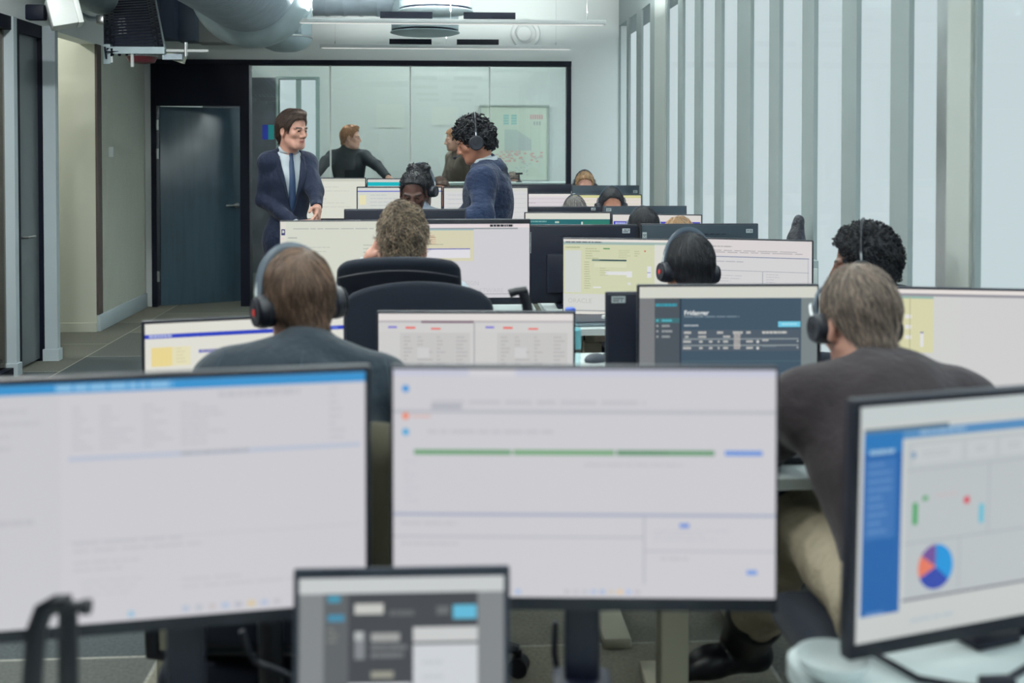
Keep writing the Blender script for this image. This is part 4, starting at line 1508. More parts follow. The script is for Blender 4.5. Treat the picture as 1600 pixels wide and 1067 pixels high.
class Person:
    def __init__(s, label, base, head, hyaw=0, hpitch=-8, hroll=0, tyaw=None, pelvis=None, neck=None, skin='fair', hair=None, scale=1.0, res=0.0055, group='people in the office', build=1.0, shw=0.17, name='person'):
        s.base = Vector(base)
        s.t = thing(name, label, 'person', base, 0, group)
        s.sc, s.res, s.skin = scale, res, skin
        s.HM = Matrix.Translation(head) @ Matrix.Rotation(R(hyaw), 4, 'Z') @ Matrix.Rotation(R(hpitch), 4, 'X') @ Matrix.Rotation(R(hroll), 4, 'Y') @ Matrix.Scale(scale, 4)
        ty = R(hyaw if tyaw is None else tyaw)
        s.P = Vector(pelvis)
        s.r = Vector((math.cos(ty), math.sin(ty), 0))
        fw = Vector((-math.sin(ty), math.cos(ty), 0))
        s.N = Vector(neck) if neck is not None else s.HM @ Vector((0, -0.02, -0.135)) - fw * 0.025 * scale
        s.up = (s.N - s.P).normalized()
        s.f = s.up.cross(s.r).normalized()
        s.r = s.f.cross(s.up).normalized()
        s.TR = Matrix((s.r, s.f, s.up)).transposed()
        s.bd, s.shw = build, shw
        s.hairp = hair or {}
        s.fw = fw
        s.sh = {-1: s.T(-shw, -.012, .87), 1: s.T(shw, -.012, .87)}
        s.arm, s.leg = {}, {}
        s.seated()

    def T(s, a, b, c):
        return s.P.lerp(s.N, c) + s.r * a * s.bd + s.f * b * s.bd

    def H(s, x, y, z):
        return s.HM @ Vector((x, y, z))

    def seated(s, knee=None, ankle=None):
        for k in (-1, 1):
            hip = s.T(k * .09, 0, 0.0)
            kn = hip + s.fw * 0.42 + Vector((0, 0, 0.0)) + s.r * k * 0.04
            an = Vector((kn.x, kn.y, 0.09)) + s.fw * 0.02
            s.leg[k] = [hip, kn, an, an + s.fw * 0.15 + Vector((0, 0, -.05))]
            el = s.sh[k] + s.r * k * .05 + s.fw * .08 + Vector((0, 0, -.25))
            s.arm[k] = [s.sh[k], el, el + s.fw * .24 - s.r * k * .06 + Vector((0, 0, .02))]
        return s

    def standing(s, spread=0.02):
        for k in (-1, 1):
            hip = s.T(k * .09, 0, 0.0)
            kn = hip + Vector((0, 0, -.43)) + s.fw * .02 + s.r * k * spread
            an = Vector((kn.x, kn.y, 0.09)) - s.fw * .03
            s.leg[k] = [hip, kn, an, an + s.fw * 0.15 + Vector((0, 0, -.05))]
        return s

    def flow(s, F, parts, g=0.0):
        """Adds torso, arm or leg forms, grown by g."""
        b = s.bd
        if 'torso' in parts:
            F.ell(s.T(0, -.005, .02), (.165 * b + g, .118 * b + g, .12 * b + g), s.TR, .05)
            F.ell(s.T(0, .0, .36), (.145 * b + g, .108 * b + g, .17 * b + g), s.TR, .06)
            F.ell(s.T(0, -.002, .66), (.168 * b + g, .118 * b + g, .17 * b + g), s.TR, .06)
            F.cone(s.sh[-1], s.sh[1], .06 * b + g, .06 * b + g, .05)
            F.ell(s.T(0, -.04, .78), (.15 * b + g, .075 * b + g, .12 * b + g), s.TR, .05)
            for k in (-1, 1):
                F.cone(s.T(k * .03, -.02, .97), s.sh[k], .045 * b + g, .05 * b + g, .04)
        if 'arms' in parts:
            for k in (-1, 1):
                a, e, w = s.arm[k]
                F.cone(a, e, .056 * b + g, .044 * b + g, .03)
                F.cone(e, w, .043 * b + g, .031 * b + g * .8, .02)
        if 'legs' in parts:
            for k in (-1, 1):
                h, kn, an, to = s.leg[k]
                if g > 0: an = an + (an - kn).normalized() * .035
                F.cone(h, kn, .088 * b + g, .06 * b + g, .04)
                F.cone(kn, an, .06 * b + g, .043 * b + g * 1.4, .02)

    def bounds(s, pts, pad):
        a = np.array([tuple(p) for p in pts])
        return a.min(0) - pad, a.max(0) + pad

    def hand(s, F, k, w, el, curl=0.5, side=None):
        d = (Vector(w) - Vector(el)).normalized()
        n = s.hand_n.get(k, Vector((0, 0, -1)))       # palm normal
        n = (n - d * n.dot(d)).normalized()
        x = d.cross(n).normalized()
        sc = s.sc
        w = Vector(w)
        F.cone(w - d * .03, w + d * .02, .028 * sc, .03 * sc, .015)
        for q in (-.022, 0, .022):
            F.cone(w + d * .03 * sc + x * q * sc, w + d * .085 * sc + x * q * 1.25 * sc, .017 * sc, .013 * sc, .014)
        for i, (q, L) in enumerate(((-.034, .07), (-.012, .085), (.011, .08), (.033, .062))):
            p = w + d * .088 * sc + x * q * sc
            dd = d.copy()
            for j in range(3):
                a = curl * (0.5 + 0.35 * j)
                dd = (d * math.cos(a) + n * math.sin(a)).normalized()
                e = p + dd * L * sc * (0.42, 0.32, 0.26)[j]
                F.cone(p, e, .0095 * sc, .0085 * sc, .004)
                p = e
        sg = s.thumb.get(k, 1)
        p = w + d * .03 * sc + x * sg * .03 * sc
        e = p + (d * .6 + x * sg * .65 + n * .35).normalized() * .05 * sc
        F.cone(p, e, .014 * sc, .011 * sc, .01)
        F.cone(e, e + (d * .9 + n * .45).normalized() * .035 * sc, .0105 * sc, .009 * sc, .004)

    hand_n, thumb = {}, {}

    def head_forms(s, F):
        H, c = s.H, s.sc
        M3 = s.HM.to_3x3() * (1 / c)
        E = lambda p, r, k=.02, cut=False: F.ell(H(*p), tuple(q * c for q in r), M3, k * c, cut)
        C = lambda a, b, ra, rb, k=.01, cut=False: F.cone(H(*a), H(*b), ra * c, rb * c, k * c, cut)
        E((0, -.012, .045), (.075, .094, .082))
        E((0, .03, -.02), (.062, .062, .08), .03)
        E((0, .044, -.078), (.041, .045, .036), .03)
        E((0, .076, -.098), (.018, .014, .014), .02)
        for k in (-1, 1):
            C((k * .047, .0, -.05), (k * .026, .062, -.092), .018, .014, .03)
            E((k * .043, .062, -.018), (.02, .018, .018), .02)
            E((k * .031, .094, .004), (.017, .016, .011), .012, True)
            E((k * .031, .079, .004), (.0135, .0135, .0125), .003)
            C((k * .012, .089, .021), (k * .05, .074, .024), .008, .008, .012)
            E((k * .013, .096, -.033), (.010, .010, .009), .008)
            E((k * .079, -.008, -.004), (.010, .019, .031), .006)
            E((k * .086, -.003, -.003), (.006, .010, .017), .006, True)
            E((k * .079, -.005, -.03), (.008, .010, .012), .006)
        C((0, .089, .014), (0, .110, -.026), .008, .0115, .012)
        C((-.020, .085, -.057), (.020, .085, -.057), .006, .006, .008)
        C((0, .092, -.056), (0, .0925, -.056), .008, .008, .008)
        C((-.016, .084, -.068), (.016, .084, -.068), .007, .007, .006)
        C((-.02, .094, -.0625), (.02, .094, -.0625), .0022, .0022, .003, True)

    def body(s, hands=(1, -1), curl=None, cuff=True):
        c = s.sc
        pts = [s.H(0, 0, .15), s.H(0, .13, -.1), s.H(0, -.13, 0), s.H(.1, 0, 0), s.H(-.1, 0, 0), s.P] + [p for k in (-1, 1) for p in s.leg[k] + s.arm[k]]
        lo, hi = s.bounds(pts, .16)
        lo[2] = max(lo[2], 0.0)
        F = Field(lo, hi, s.res)
        s.flow(F, ('torso', 'arms', 'legs'), -.012)
        for k in (-1, 1):
            F.cone(s.leg[k][2], s.leg[k][2] + (s.leg[k][3] - s.leg[k][2]) * .8, .024, .018, .02)
            if k in hands:
                s.hand(F, k, s.arm[k][2], s.arm[k][1], (curl or {}).get(k, 0.5))
        s.head_forms(F)
        F.cone(s.N - s.up * .03, s.H(0, -.022, -.05), .06 * c, .056 * c, .03)
        v, q = F.mesh()
        # colours by place on the face
        inv = np.array(s.HM.inverted())
        ctr = v[q].mean(1)
        L = ctr @ inv[:3, :3].T + inv[:3, 3]
        ax = np.abs(L[:, 0])
        mi = np.zeros(len(q), int)
        mi[(ax < .021) & (L[:, 1] > .082) & (np.abs(L[:, 2] + .0625) < .0075)] = 1
        mi[(np.abs(ax - .031) < .0095) & (L[:, 1] > .074) & (np.abs(L[:, 2] - .004) < .0042)] = 2
        mats = [SKIN[s.skin], LIP[s.skin], EYE]
        if s.hairp.get('mats'):
            br = (np.abs(ax - .032) < .02) & (L[:, 1] > .066) & (np.abs(L[:, 2] - .0245 - .05 * (ax - .02)) < .0042)
            mi[br] = 3
            mats.append(s.hairp['mats'][0])
            if s.hairp.get('beard'):
                g = mat('stubble_' + s.skin, s.hairp['beard'], 0.7)
                bz = (L[:, 1] > -.0) & (L[:, 2] < -.045) & (L[:, 2] > -.14) & ~((ax < .023) & (np.abs(L[:, 2] + .0625) < .010)) & (L[:, 1] > .02)
                mi[bz & (mi == 0)] = 4
                mats.append(g)
        s.body_o = np_object('body', v - np.array(s.base), q, mats, s.t, mi)
        return s

    def wear(s, name, parts, m, g, folds=.004, hem=-.2, top=1.02, collar=.0, vcut=None, seed=1, label=None, extra=None, cuffcut=0.0, ff=26.0, arms_only=None, res=None):
        pts = [s.P - s.up * .25, s.N + s.up * .06]
        if 'arms' in parts: pts += [p for k in (-1, 1) for p in s.arm[k]]
        if 'legs' in parts: pts += [p for k in (-1, 1) for p in s.leg[k]]
        pts += [s.sh[-1], s.sh[1]]
        if 'torso' not in parts: pts = [p for k in (-1, 1) for p in s.leg[k]] + [s.P, s.P + s.up * .15]
        lo, hi = s.bounds(pts, .2)
        F = Field(lo, hi, res or s.res)
        if 'torso' in parts or 'arms' in parts:
            s.flow(F, [p for p in parts if p != 'legs'], g)
        if 'legs' in parts:
            s.flow(F, ['legs'], g)
            F.ell(s.T(0, -.005, .02), (.165 * s.bd + g, .118 * s.bd + g, .12 * s.bd + g), s.TR, .05)
        if collar:
            F.cone(s.N - s.up * .05 - s.f * .0, s.N + s.up * collar - s.f * .004, .085 * s.bd, .068 * s.bd, .03)
        if 'skirt' in parts:      # jacket tails
            F.ell(s.T(0, 0, -.16), (.185 * s.bd + g, .128 * s.bd + g, .16), s.TR, .08)
        if extra: extra(F)
        X, Y, Z = F.grid()
        rel = [X - s.P.x, Y - s.P.y, Z - s.P.z]
        dot = lambda u: (rel[0] * u.x + rel[1] * u.y + rel[2] * u.z).astype(F32)
        Ln = (s.N - s.P).length
        cc = dot(s.up) / Ln
        if folds:
            folds = folds * 1.9
            w1 = waves((X, Y, Z), seed, 4, ff * .4)
            F.F += folds * waves((X + .03 * w1, Y + .03 * w1, Z + .04 * w1), seed + 7, 5, ff, (1, 1, 1.6)) + folds * .5 * waves((X, Y, Z + .03 * w1), seed + 9, 4, ff * 2.2)
        if 'torso' in parts:
            F.F = np.maximum(F.F, (hem - cc) * Ln)
            if not collar:
                F.F = np.maximum(F.F, np.minimum((cc - top) * Ln, 1))
        if vcut:
            c0, c1, wd = vcut
            a, b = dot(s.r), dot(s.f)
            wv = np.clip((cc - c0) / (c1 - c0), 0, 1.3) * wd * s.bd
            d = np.minimum(wv - np.abs(a), b - .02)
            F.F = np.where(cc > c0, np.maximum(F.F, d), F.F)
        if 'torso' not in parts:
            F.F = np.maximum(F.F, Z - (s.P.z + .13) + 0 * F.F)
            F.F = np.maximum(F.F, (0.05 - Z) + 0 * F.F)
        if 'arms' in parts:      # open cuffs
            for k in (-1, 1):
                a, e, w = s.arm[k]
                d = (w - e).normalized()
                wd_ = F.win(np.array(w) - .09, np.array(w) + .09)
                x, y, z = F.grid(wd_)
                pl = ((x - w.x) * d.x + (y - w.y) * d.y + (z - w.z) * d.z + cuffcut).astype(F32)
                F.F[wd_] = np.maximum(F.F[wd_], pl)
        v, q = F.mesh()
        o = np_object(name, v - np.array(s.base), q, [m], s.t)
        if label: o['label'] = label
        return o

    def shoes(s, m, shaft=.03):
        for k in (-1, 1):
            h, kn, an, to = s.leg[k]
            d = Vector((to.x - an.x, to.y - an.y, 0)).normalized()
            a0 = Vector((an.x, an.y, max(an.z - .05, .04)))
            lo, hi = s.bounds([a0 - d * .06, a0 + d * .22, an + Vector((0, 0, .08)), an + (kn - an).normalized() * shaft], .07)
            lo[2] = a0.z - .042
            F = Field(lo, hi, .005)
            F.cone(a0 - d * .045, a0 + d * .12, .04, .043, .02)
            F.cone(a0 + d * .1, a0 + d * .18 + Vector((0, 0, -.008)), .043, .032, .02)
            F.cone(a0 - d * .03, an + Vector((0, 0, .03)), .045, .045, .03)
            if shaft > .05: F.cone(an, an + (kn - an).normalized() * shaft, .064, .080, .02)
            X, Y, Z = F.grid()
            F.F = np.maximum(F.F, (a0.z - .036) - Z + 0 * F.F)
            v, q = F.mesh()
            np_object('shoe', v - np.array(s.base), q, [m], s.t)
        return s

    # ------------------------------------------------------------ hair
    def hair(s, mats, t=.014, ts=.008, tb=.012, nape=0.0, front=0.0, amp=.003, strands=1500, L=.035, rad=.0009, lift=.12, curl=0.0, crown=(0, -.055, .118), swirl=.5, part=None, seed=3, cut_front=True, line=None, extra=None, fall=.6, wild=.25, ears=0.0, side=1.0, base_mi=1):
        c = s.sc
        M3 = s.HM.to_3x3() * (1 / c)
        pts = [s.H(x, y, z) for x in (-.11, .11) for y in (-.15, .14) for z in (-.1, .19)]
        lo, hi = s.bounds(pts, .02)
        F = Field(lo, hi, .0045 * c if s.res < .007 else .006)
        F.ell(s.H(0, -.012, .045), tuple(q * c for q in (.076 + ts, .095 + tb, .084 + t)), M3, .005)
        F.cone(s.H(0, -.052, .02), s.H(0, -.058, -.06), (.062 + ts * .6) * c, (.046 + ts * .4) * c, .03 * c)
        for k in (-1, 1):
            F.cone(s.H(k * .052, -.02, .03), s.H(k * .045, -.045, -.02), (.024 * side + ts) * c, (.02 * side + ts * .5) * c, .02 * c)
        if extra: extra(F, s.H, c)
        inv = np.array(s.HM.inverted())
        X, Y, Z = F.grid()
        lx, ly, lz = [(inv[i, 0] * X + inv[i, 1] * Y + inv[i, 2] * Z + inv[i, 3]).astype(F32) for i in range(3)]
        ln = line or HEADLINE
        hx = [p[0] for p in ln]
        hz = [p[1] + (-nape if p[0] < -.035 else (front if p[0] > .04 else -ears)) for p in ln]
        hl = np.interp(ly, hx, hz).astype(F32)
        hl = hl + .006 * waves((lx, ly, lz), seed, 4, 90)
        if amp:
            F.F += amp * c * waves((lx, ly, lz), seed + 1, 6, 85) + amp * .6 * c * waves((lx, ly, lz), seed + 2, 5, 190)
        F.F = np.maximum(F.F, (hl - lz) * .8 * c)
        v, q = F.mesh()
        # locks
        tree = BVHTree.FromPolygons(v.tolist(), q.tolist())
        g = np.random.RandomState(seed)
        tri = v[q]
        ar = np.linalg.norm(np.cross(tri[:, 2] - tri[:, 0], tri[:, 3] - tri[:, 1]), axis=1)
        pick = g.choice(len(q), strands, p=ar / ar.sum())
        ctr, nrm = tri.mean(1), np.cross(tri[:, 2] - tri[:, 0], tri[:, 3] - tri[:, 1])
        nrm /= np.maximum(np.linalg.norm(nrm, axis=1)[:, None], 1e-9)
        if len(nrm) and np.mean(np.sum(nrm * (ctr - np.array(s.H(0, -.01, .04))), 1)) < 0: nrm = -nrm
        crw = np.array(s.H(*crown))
        upv = np.array(s.HM.to_3x3() @ Vector((0, 0, 1))) / c
        fwv = np.array(s.HM.to_3x3() @ Vector((0, 1, 0))) / c
        rtv = np.array(s.HM.to_3x3() @ Vector((1, 0, 0))) / c
        SV, SQ, SM = [v], [q], [np.full(len(q), base_mi)]
        nb = len(v)
        NS, K = (7, 4) if not curl else (12, 4)
        for i in pick:
            p, n = ctr[i].copy(), nrm[i]
            if np.dot(p - np.array(s.H(0, 0, .0)), upv) < -.075 * c: continue
            path = []
            ln_ = L * c * g.uniform(.5, 1.2)
            rr = rad * c * g.uniform(.6, 1.5)
            if curl:
                u = np.cross(n, g.normal(size=3)); u /= np.linalg.norm(u)
                w = np.cross(n, u)
                ph, tw, cr = g.uniform(0, 6.28), g.uniform(4.5, 8) * (1 if g.rand() < .5 else -1), curl * c * g.uniform(.6, 1.3)
                for j in range(NS):
                    a = ph + tw * j / NS
                    path.append(p + n * (ln_ * (j / NS - .25)) + (u * math.cos(a) + w * math.sin(a)) * cr)
            else:
                jit = g.normal(size=3) * wild
                step = ln_ / NS
                for j in range(NS):
                    path.append(p.copy())
                    d = p - crw
                    if part is not None:
                        d = d * .25 + rtv * part * c * .1 * (1 if True else 0) + fwv * .02 * c
                    d = d / max(np.linalg.norm(d), 1e-6)
                    d = d + swirl * np.cross(n, d) * .6 - upv * fall * .5 + jit
                    d = d - n * np.dot(d, n)
                    d /= max(np.linalg.norm(d), 1e-6)
                    d = d + n * lift * (1 if j < 4 else .2)
                    p = p + d * step
                    loc, no, _, dist = tree.find_nearest(Vector(p))
                    if loc is not None:
                        no = np.array(no)
                        if np.dot(no, nrm[i]) < -.5: no = -no
                        n = no
                        dd = np.dot(p - np.array(loc), no)
                        if dd < rr * .3: p = np.array(loc) + no * rr * .5
            path = np.array(path)
            t0 = np.gradient(path, axis=0)
            t0 /= np.maximum(np.linalg.norm(t0, axis=1)[:, None], 1e-9)
            a1 = np.cross(t0, n); a1 /= np.maximum(np.linalg.norm(a1, axis=1)[:, None], 1e-9)
            b1 = np.cross(t0, a1)
            rs = rr * np.linspace(1.0, .35 if not curl else .8, NS)
            ring = [path + (a1 * math.cos(2 * math.pi * k / K) + b1 * math.sin(2 * math.pi * k / K)) * rs[:, None] for k in range(K)]
            vv = np.stack(ring, 1).reshape(-1, 3)
            jj = np.arange(NS - 1)[:, None] * K
            kk = np.arange(K)[None, :]
            qq = np.stack([jj + kk, jj + (kk + 1) % K, jj + K + (kk + 1) % K, jj + K + kk], -1).reshape(-1, 4)
            SV.append(vv)
            SQ.append(qq + nb)
            SM.append(np.full(len(qq), int(g.choice(3, p=(.3, .45, .25)))))
            nb += len(vv)
        s.hair_o = np_object('hair', np.concatenate(SV) - np.array(s.base), np.concatenate(SQ), mats, s.t, np.concatenate(SM))
        return s

    def band(s, name, m, prof, gap, z=0.0, tilt=0.0, thick=.003):
        """A collar: the (radius, height) profile swept round the neck, open by `gap` degrees in front."""
        ax = (s.H(0, -.022, -.05) - s.N).normalized().lerp(s.up, .5).normalized()
        r = s.r
        f = ax.cross(r).normalized()
        r = f.cross(ax).normalized()
        n = 40
        vs, fs = [], []
        k = len(prof)
        for i in range(n + 1):
            a = R(gap / 2 + (360 - gap) * i / n)
            d = f * math.cos(a) + r * math.sin(a)
            for pr, pz in prof:
                vs.append(s.N + ax * (pz + z - tilt * math.cos(a) * .03) + d * pr * s.bd - s.base - s.f * .004)
        for i in range(n):
            for j in range(k - 1):
                fs.append((i * k + j, i * k + j + 1, (i + 1) * k + j + 1, (i + 1) * k + j))
        o = MB().raw(vs, fs, m, True).build(name, m, s.t, sharp=0)
        md = o.modifiers.new('thickness', 'SOLIDIFY')
        md.thickness = thick
        return o

    def seam(s, on, name, pts, m, side=-1, rad=.0022):
        me = on.data
        tree = BVHTree.FromPolygons([v.co for v in me.vertices], [tuple(p.vertices) for p in me.polygons])
        path = []
        for a, cq in pts:
            h, n, i, d = tree.ray_cast(s.T(a, side * .45, cq) - s.base, -s.f * side)
            if h is not None: path.append(h)
        if len(path) > 2:
            MB().tube(path, rad, m, 6).build(name, m, s.t)

    # ------------------------------------------------------------ strips laid on a garment
    def strip(s, on, name, rows, m, off=.006, thick=.004):
        """rows: lists of torso-frame (a, c) points; the strip is dropped onto garment `on` from the front."""
        me = on.data
        tree = BVHTree.FromPolygons([v.co for v in me.vertices], [tuple(p.vertices) for p in me.polygons])
        vs, fs = [], []
        k = len(rows[0])
        for row in rows:
            for a, cq in row:
                o = s.T(a, .45, cq) - s.base
                h, n, i, d = tree.ray_cast(o, -s.f)
                if h is None:
                    h = s.T(a, .1, cq) - s.base
                vs.append(h + s.f * off)
        for i in range(len(rows) - 1):
            for j in range(k - 1):
                fs.append((i * k + j, i * k + j + 1, (i + 1) * k + j + 1, (i + 1) * k + j))
        o = MB().raw(vs, fs, m, True).build(name, m, s.t, sharp=0)
        md = o.modifiers.new('thickness', 'SOLIDIFY')
        md.thickness = thick
        md.offset = 0
        return o


HSM = mat('headset_black', (24, 28, 38), 0.42)
HSF = mat('headset_pad', (34, 38, 48), 0.8)
HSB = mat('headset_band_blue_black', (44, 60, 76), 0.35, spec=0.5)
HSR = mat('headset_red_dot', (214, 52, 50), 0.4)
HSS = mat('headset_silver', (170, 174, 178), 0.3, metal=1)


def headset(p, label, hb=.146, half=.093, tilt=0, mic=0, red=(), r=.038, thin=False, shift=(0, 0, 0), band=None):
    loc = p.HM.translation.copy()
    t = thing('headset', label, 'headset', loc, 0, 'headsets')
    L = Matrix.Translation(-loc) @ p.HM @ Matrix.Translation(shift) @ Matrix.Rotation(R(tilt), 4, 'X')
    mb = MB()
    path, n = [], 28
    for i in range(n + 1):
        a = math.pi * i / n
        path.append((half * math.cos(a), -.005, .004 + hb * math.sin(a)))
    mb.tube(path, .0075 if not thin else .0045, band or HSB, 10, True, L, flat=(1.0, 2.1 if not thin else 1.0))
    mb.build('headband', HSB, t)
    for k in (-1, 1):
        q = MB()
        Mx = L @ Matrix.Translation((k * (half + .004), -.005, -.006)) @ Matrix.Rotation(R(90 * k), 4, 'Y')
        q.lathe([(.006, .018), (r * .7, .017), (r * .95, .010), (r, .0), (r, -.010), (r * .86, -.016), (.01, -.016)], HSM, 28, Mx)
        q.lathe([(r * .8, .0175), (r * .83, .019), (r * .86, .0165)], HSF, 28, Mx)
        o = q.build('ear_cup', HSM, t)
        c = MB().lathe([(r * .5, -.010), (r * .93, -.012), (r * 1.0, -.018), (r * .93, -.027), (r * .5, -.028)], HSF, 28, Mx)
        c.build('ear_cushion', HSF, o)
        y = MB().tube([(k * half, -.005, .07), (k * (half + .008), -.005, .045), (k * (half + .01), -.005, .02)], .005, HSS, 8, True, L)
        y.build('yoke', HSS, o)
        if k in red:
            MB().lathe([(.001, .017), (.0085, .0185), (.0085, .021), (.001, .0215)], HSR, 16, Mx).build('red_logo', HSR, o)
    if mic:
        b = MB().tube([(mic * (half + .006), .01, -.02), (mic * (half + .002), .06, -.06), (mic * .06, .105, -.085), (mic * .035, .115, -.088)], .004, HSM, 8, True, L)
        b.ball((mic * .03, .117, -.088), .011, HSM, L)
        b.build('microphone_boom', HSM, t)
    return t

# ================================================================ the people
NAVY = mat('navy_suit_wool', (19, 28, 48), 0.8, spec=0.2, bump=0.7, bscale=13, bdist=0.03, stretch=(1, 1, 0.6), sheen=0.08)
NAVY2 = mat('blue_navy_suit_wool', (25, 38, 64), 0.8, spec=0.2, bump=0.8, bscale=15, bdist=0.035, stretch=(0.7, 0.7, 1.3), sheen=0.1)
SHIRT = mat('white_shirt_cotton', (180, 190, 198), 0.7, spec=0.2, bump=0.08, bscale=500)
TIE = mat('dark_blue_tie', (26, 48, 78), 0.5, bump=0.1, bscale=600)
GREYJ = mat('blue_grey_jacket_cloth', (33, 43, 52), 0.85, spec=0.15, bump=0.5, bscale=9, bdist=0.03, sheen=0.15)
BROWNK = mat('dark_brown_grey_knit', (48, 43, 46), 0.9, spec=0.1, bump=0.5, bscale=10, bdist=0.03, sheen=0.1)
CHINO = mat('beige_chino_cotton', (146, 136, 118), 0.8, spec=0.15, bump=0.8, bscale=11, bdist=0.04)
BROWNT = mat('brown_trouser_cotton', (62, 47, 42), 0.8, spec=0.15)
BLACKK = mat('charcoal_zip_sweater', (32, 36, 41), 0.85, spec=0.15, bump=0.2, bscale=500)
BROWNJ = mat('brown_suede_jacket', (76, 68, 62), 0.85, spec=0.15)
DARKT = mat('dark_trouser_wool', (26, 31, 42), 0.8, spec=0.15)
LEATH = mat('black_shoe_leather', (16, 18, 24), 0.35)
GREYK = mat('plain_grey_shirt', (96, 104, 116), 0.8, spec=0.15)
BLUEK = mat('plain_blue_shirt', (70, 86, 118), 0.8, spec=0.15)
OLIVE = mat('olive_brown_coat_cloth', (56, 54, 45), 0.9, spec=0.1, bump=0.2, bscale=500)

H_DKBL = hairset('dark_blond', (92, 73, 61))
H_BLON = hairset('blond', (114, 100, 85))
H_ASHB = hairset('ash_blond', (106, 94, 86))
H_BLCK = hairset('black', (22, 24, 31))
H_BROW = hairset('brown', (60, 46, 40))
H_GINB = hairset('ginger_brown', (134, 92, 62))
H_GREY = hairset('grey_brown', (104, 100, 98))
H_SAND = hairset('sandy', (150, 120, 90))


def floor_under(p):
    return Vector((p.x, p.y, 0))


def simple_clothes(p, top, legs, seed):
    p.wear('jumper', ('torso', 'arms'), top, .012, .003, hem=-.12, collar=.015, seed=seed, res=max(p.res, .008))
    p.wear('trousers', ('legs',), legs, .010, .003, seed=seed + 3, res=max(p.res, .009))
    p.shoes(LEATH)


# --- man in the grey jacket, second row left
h = at(467, 477, 2.74)
pv = Vector((h.x + .01, 2.40, .56))
p = Person('man seen from behind in a blue grey jacket wearing a headset with a red dot', floor_under(pv), h, 27, -12, -3, tyaw=3, pelvis=pv, hair=dict(mats=H_DKBL), shw=.175)
p.arm[-1] = [p.sh[-1], p.sh[-1] + Vector((-.05, .1, -.24)), p.sh[-1] + Vector((-.0, .34, -.17))]
p.arm[1] = [p.sh[1], p.sh[1] + Vector((.05, .06, -.26)), p.sh[1] + Vector((.02, .30, -.16))]
p.body()
p.hair(H_DKBL, t=.012, ts=.006, tb=.008, strands=3200, L=.042, rad=.0010, lift=.07, amp=.0015, nape=.004, crown=(.01, -.07, .11), fall=.9, seed=11)
jk = p.wear('jacket', ('torso', 'arms', 'skirt'), GREYJ, .020, .006, hem=-.3, collar=.012, seed=5, ff=20)
SEAM = mat('dark_seam', (40, 54, 62), .9)
for k in (-1, 1):
    p.seam(jk, 'sleeve_seam', [(k * (.185 + .022 * math.sin(i / 9 * 2.2)), .98 - i * .045) for i in range(10)], SEAM)
p.seam(jk, 'back_seam', [(.0, .95 - i * .06) for i in range(14)], SEAM, rad=.0015)
p.band('jacket_collar', GREYJ, [(.088, -.03), (.078, .012), (.076, .030), (.082, .034), (.094, .014), (.112, -.024)], 90)
p.wear('trousers', ('legs',), BROWNT, .012, .003, seed=6)
p.shoes(LEATH)
headset(p, 'black headset with a red dot worn by the man in the grey jacket', tilt=-12, red=(-1,), r=.041, half=.094)
P1 = p

# --- man in the brown jumper, second row right
h = at(1343, 509, 2.52)
pv = Vector((.97, 2.11, .60))
p = Person('blond man seen from behind leaning forward in a dark brown grey jumper', floor_under(pv), h, 8, -20, 2, tyaw=2, pelvis=pv, hair=dict(mats=H_ASHB), shw=.178)
p.arm[-1] = [p.sh[-1], Vector((.745, 2.57, .815)), Vector((.775, 2.79, .80))]
p.arm[1] = [p.sh[1], Vector((1.26, 2.52, .80)), Vector((1.16, 2.77, .80))]
p.leg[-1] = [p.T(-.09, 0, 0), Vector((.865, 2.60, .60)), Vector((.835, 3.0, .14)), Vector((.66, 2.95, .07))]
p.leg[1] = [p.T(.09, 0, 0), Vector((1.14, 2.62, .56)), Vector((1.14, 2.72, .09)), Vector((1.15, 2.87, .04))]
p.body()
p.hair(H_ASHB, t=.016, ts=.007, tb=.012, strands=3600, L=.05, rad=.0010, lift=.06, amp=.0015, nape=-.004, crown=(-.01, -.045, .125), fall=1.0, seed=12, swirl=.3, side=.5, ears=-.008)
p.wear('jumper', ('torso', 'arms'), BROWNK, .026, .007, hem=-.24, collar=.012, seed=8, ff=20)
p.band('collar', BROWNK, [(.078, -.02), (.070, .02), (.070, .034), (.077, .036), (.092, .018), (.118, -.026)], 50)
p.wear('trousers', ('legs',), CHINO, .016, .005, seed=9)
p.shoes(LEATH, .13)
headset(p, 'black headset with a microphone worn by the blond man in the brown jumper', hb=.135, tilt=-30, mic=-1, r=.036, half=.086, thin=True, shift=(0, .03, 0))
P2 = p

# --- curly haired man by the window, facing left
h = at(1350, 416, 3.70)
pv = Vector((h.x + .10, 3.70, .57))
p = Person('dark haired man with short curls facing left beside the windows', floor_under(pv), h, 62, -6, 0, tyaw=50, pelvis=pv, skin='brown', hair=dict(mats=H_BLCK))
p.body()
p.hair(H_BLCK, t=.022, ts=.012, tb=.018, strands=1500, L=.018, rad=.0022, curl=.0055, amp=.004, seed=13, nape=-.01)
p.wear('jumper', ('torso', 'arms'), DARKT, .016, .003, hem=-.2, collar=.02, seed=10, res=.007)
p.wear('trousers', ('legs',), DARKT, .012, .003, seed=11, res=.008)
p.shoes(LEATH)
headset(p, 'black headset with a silver slider worn by the man facing left by the windows', hb=.150, half=.094, mic=1, tilt=3, band=HSM)

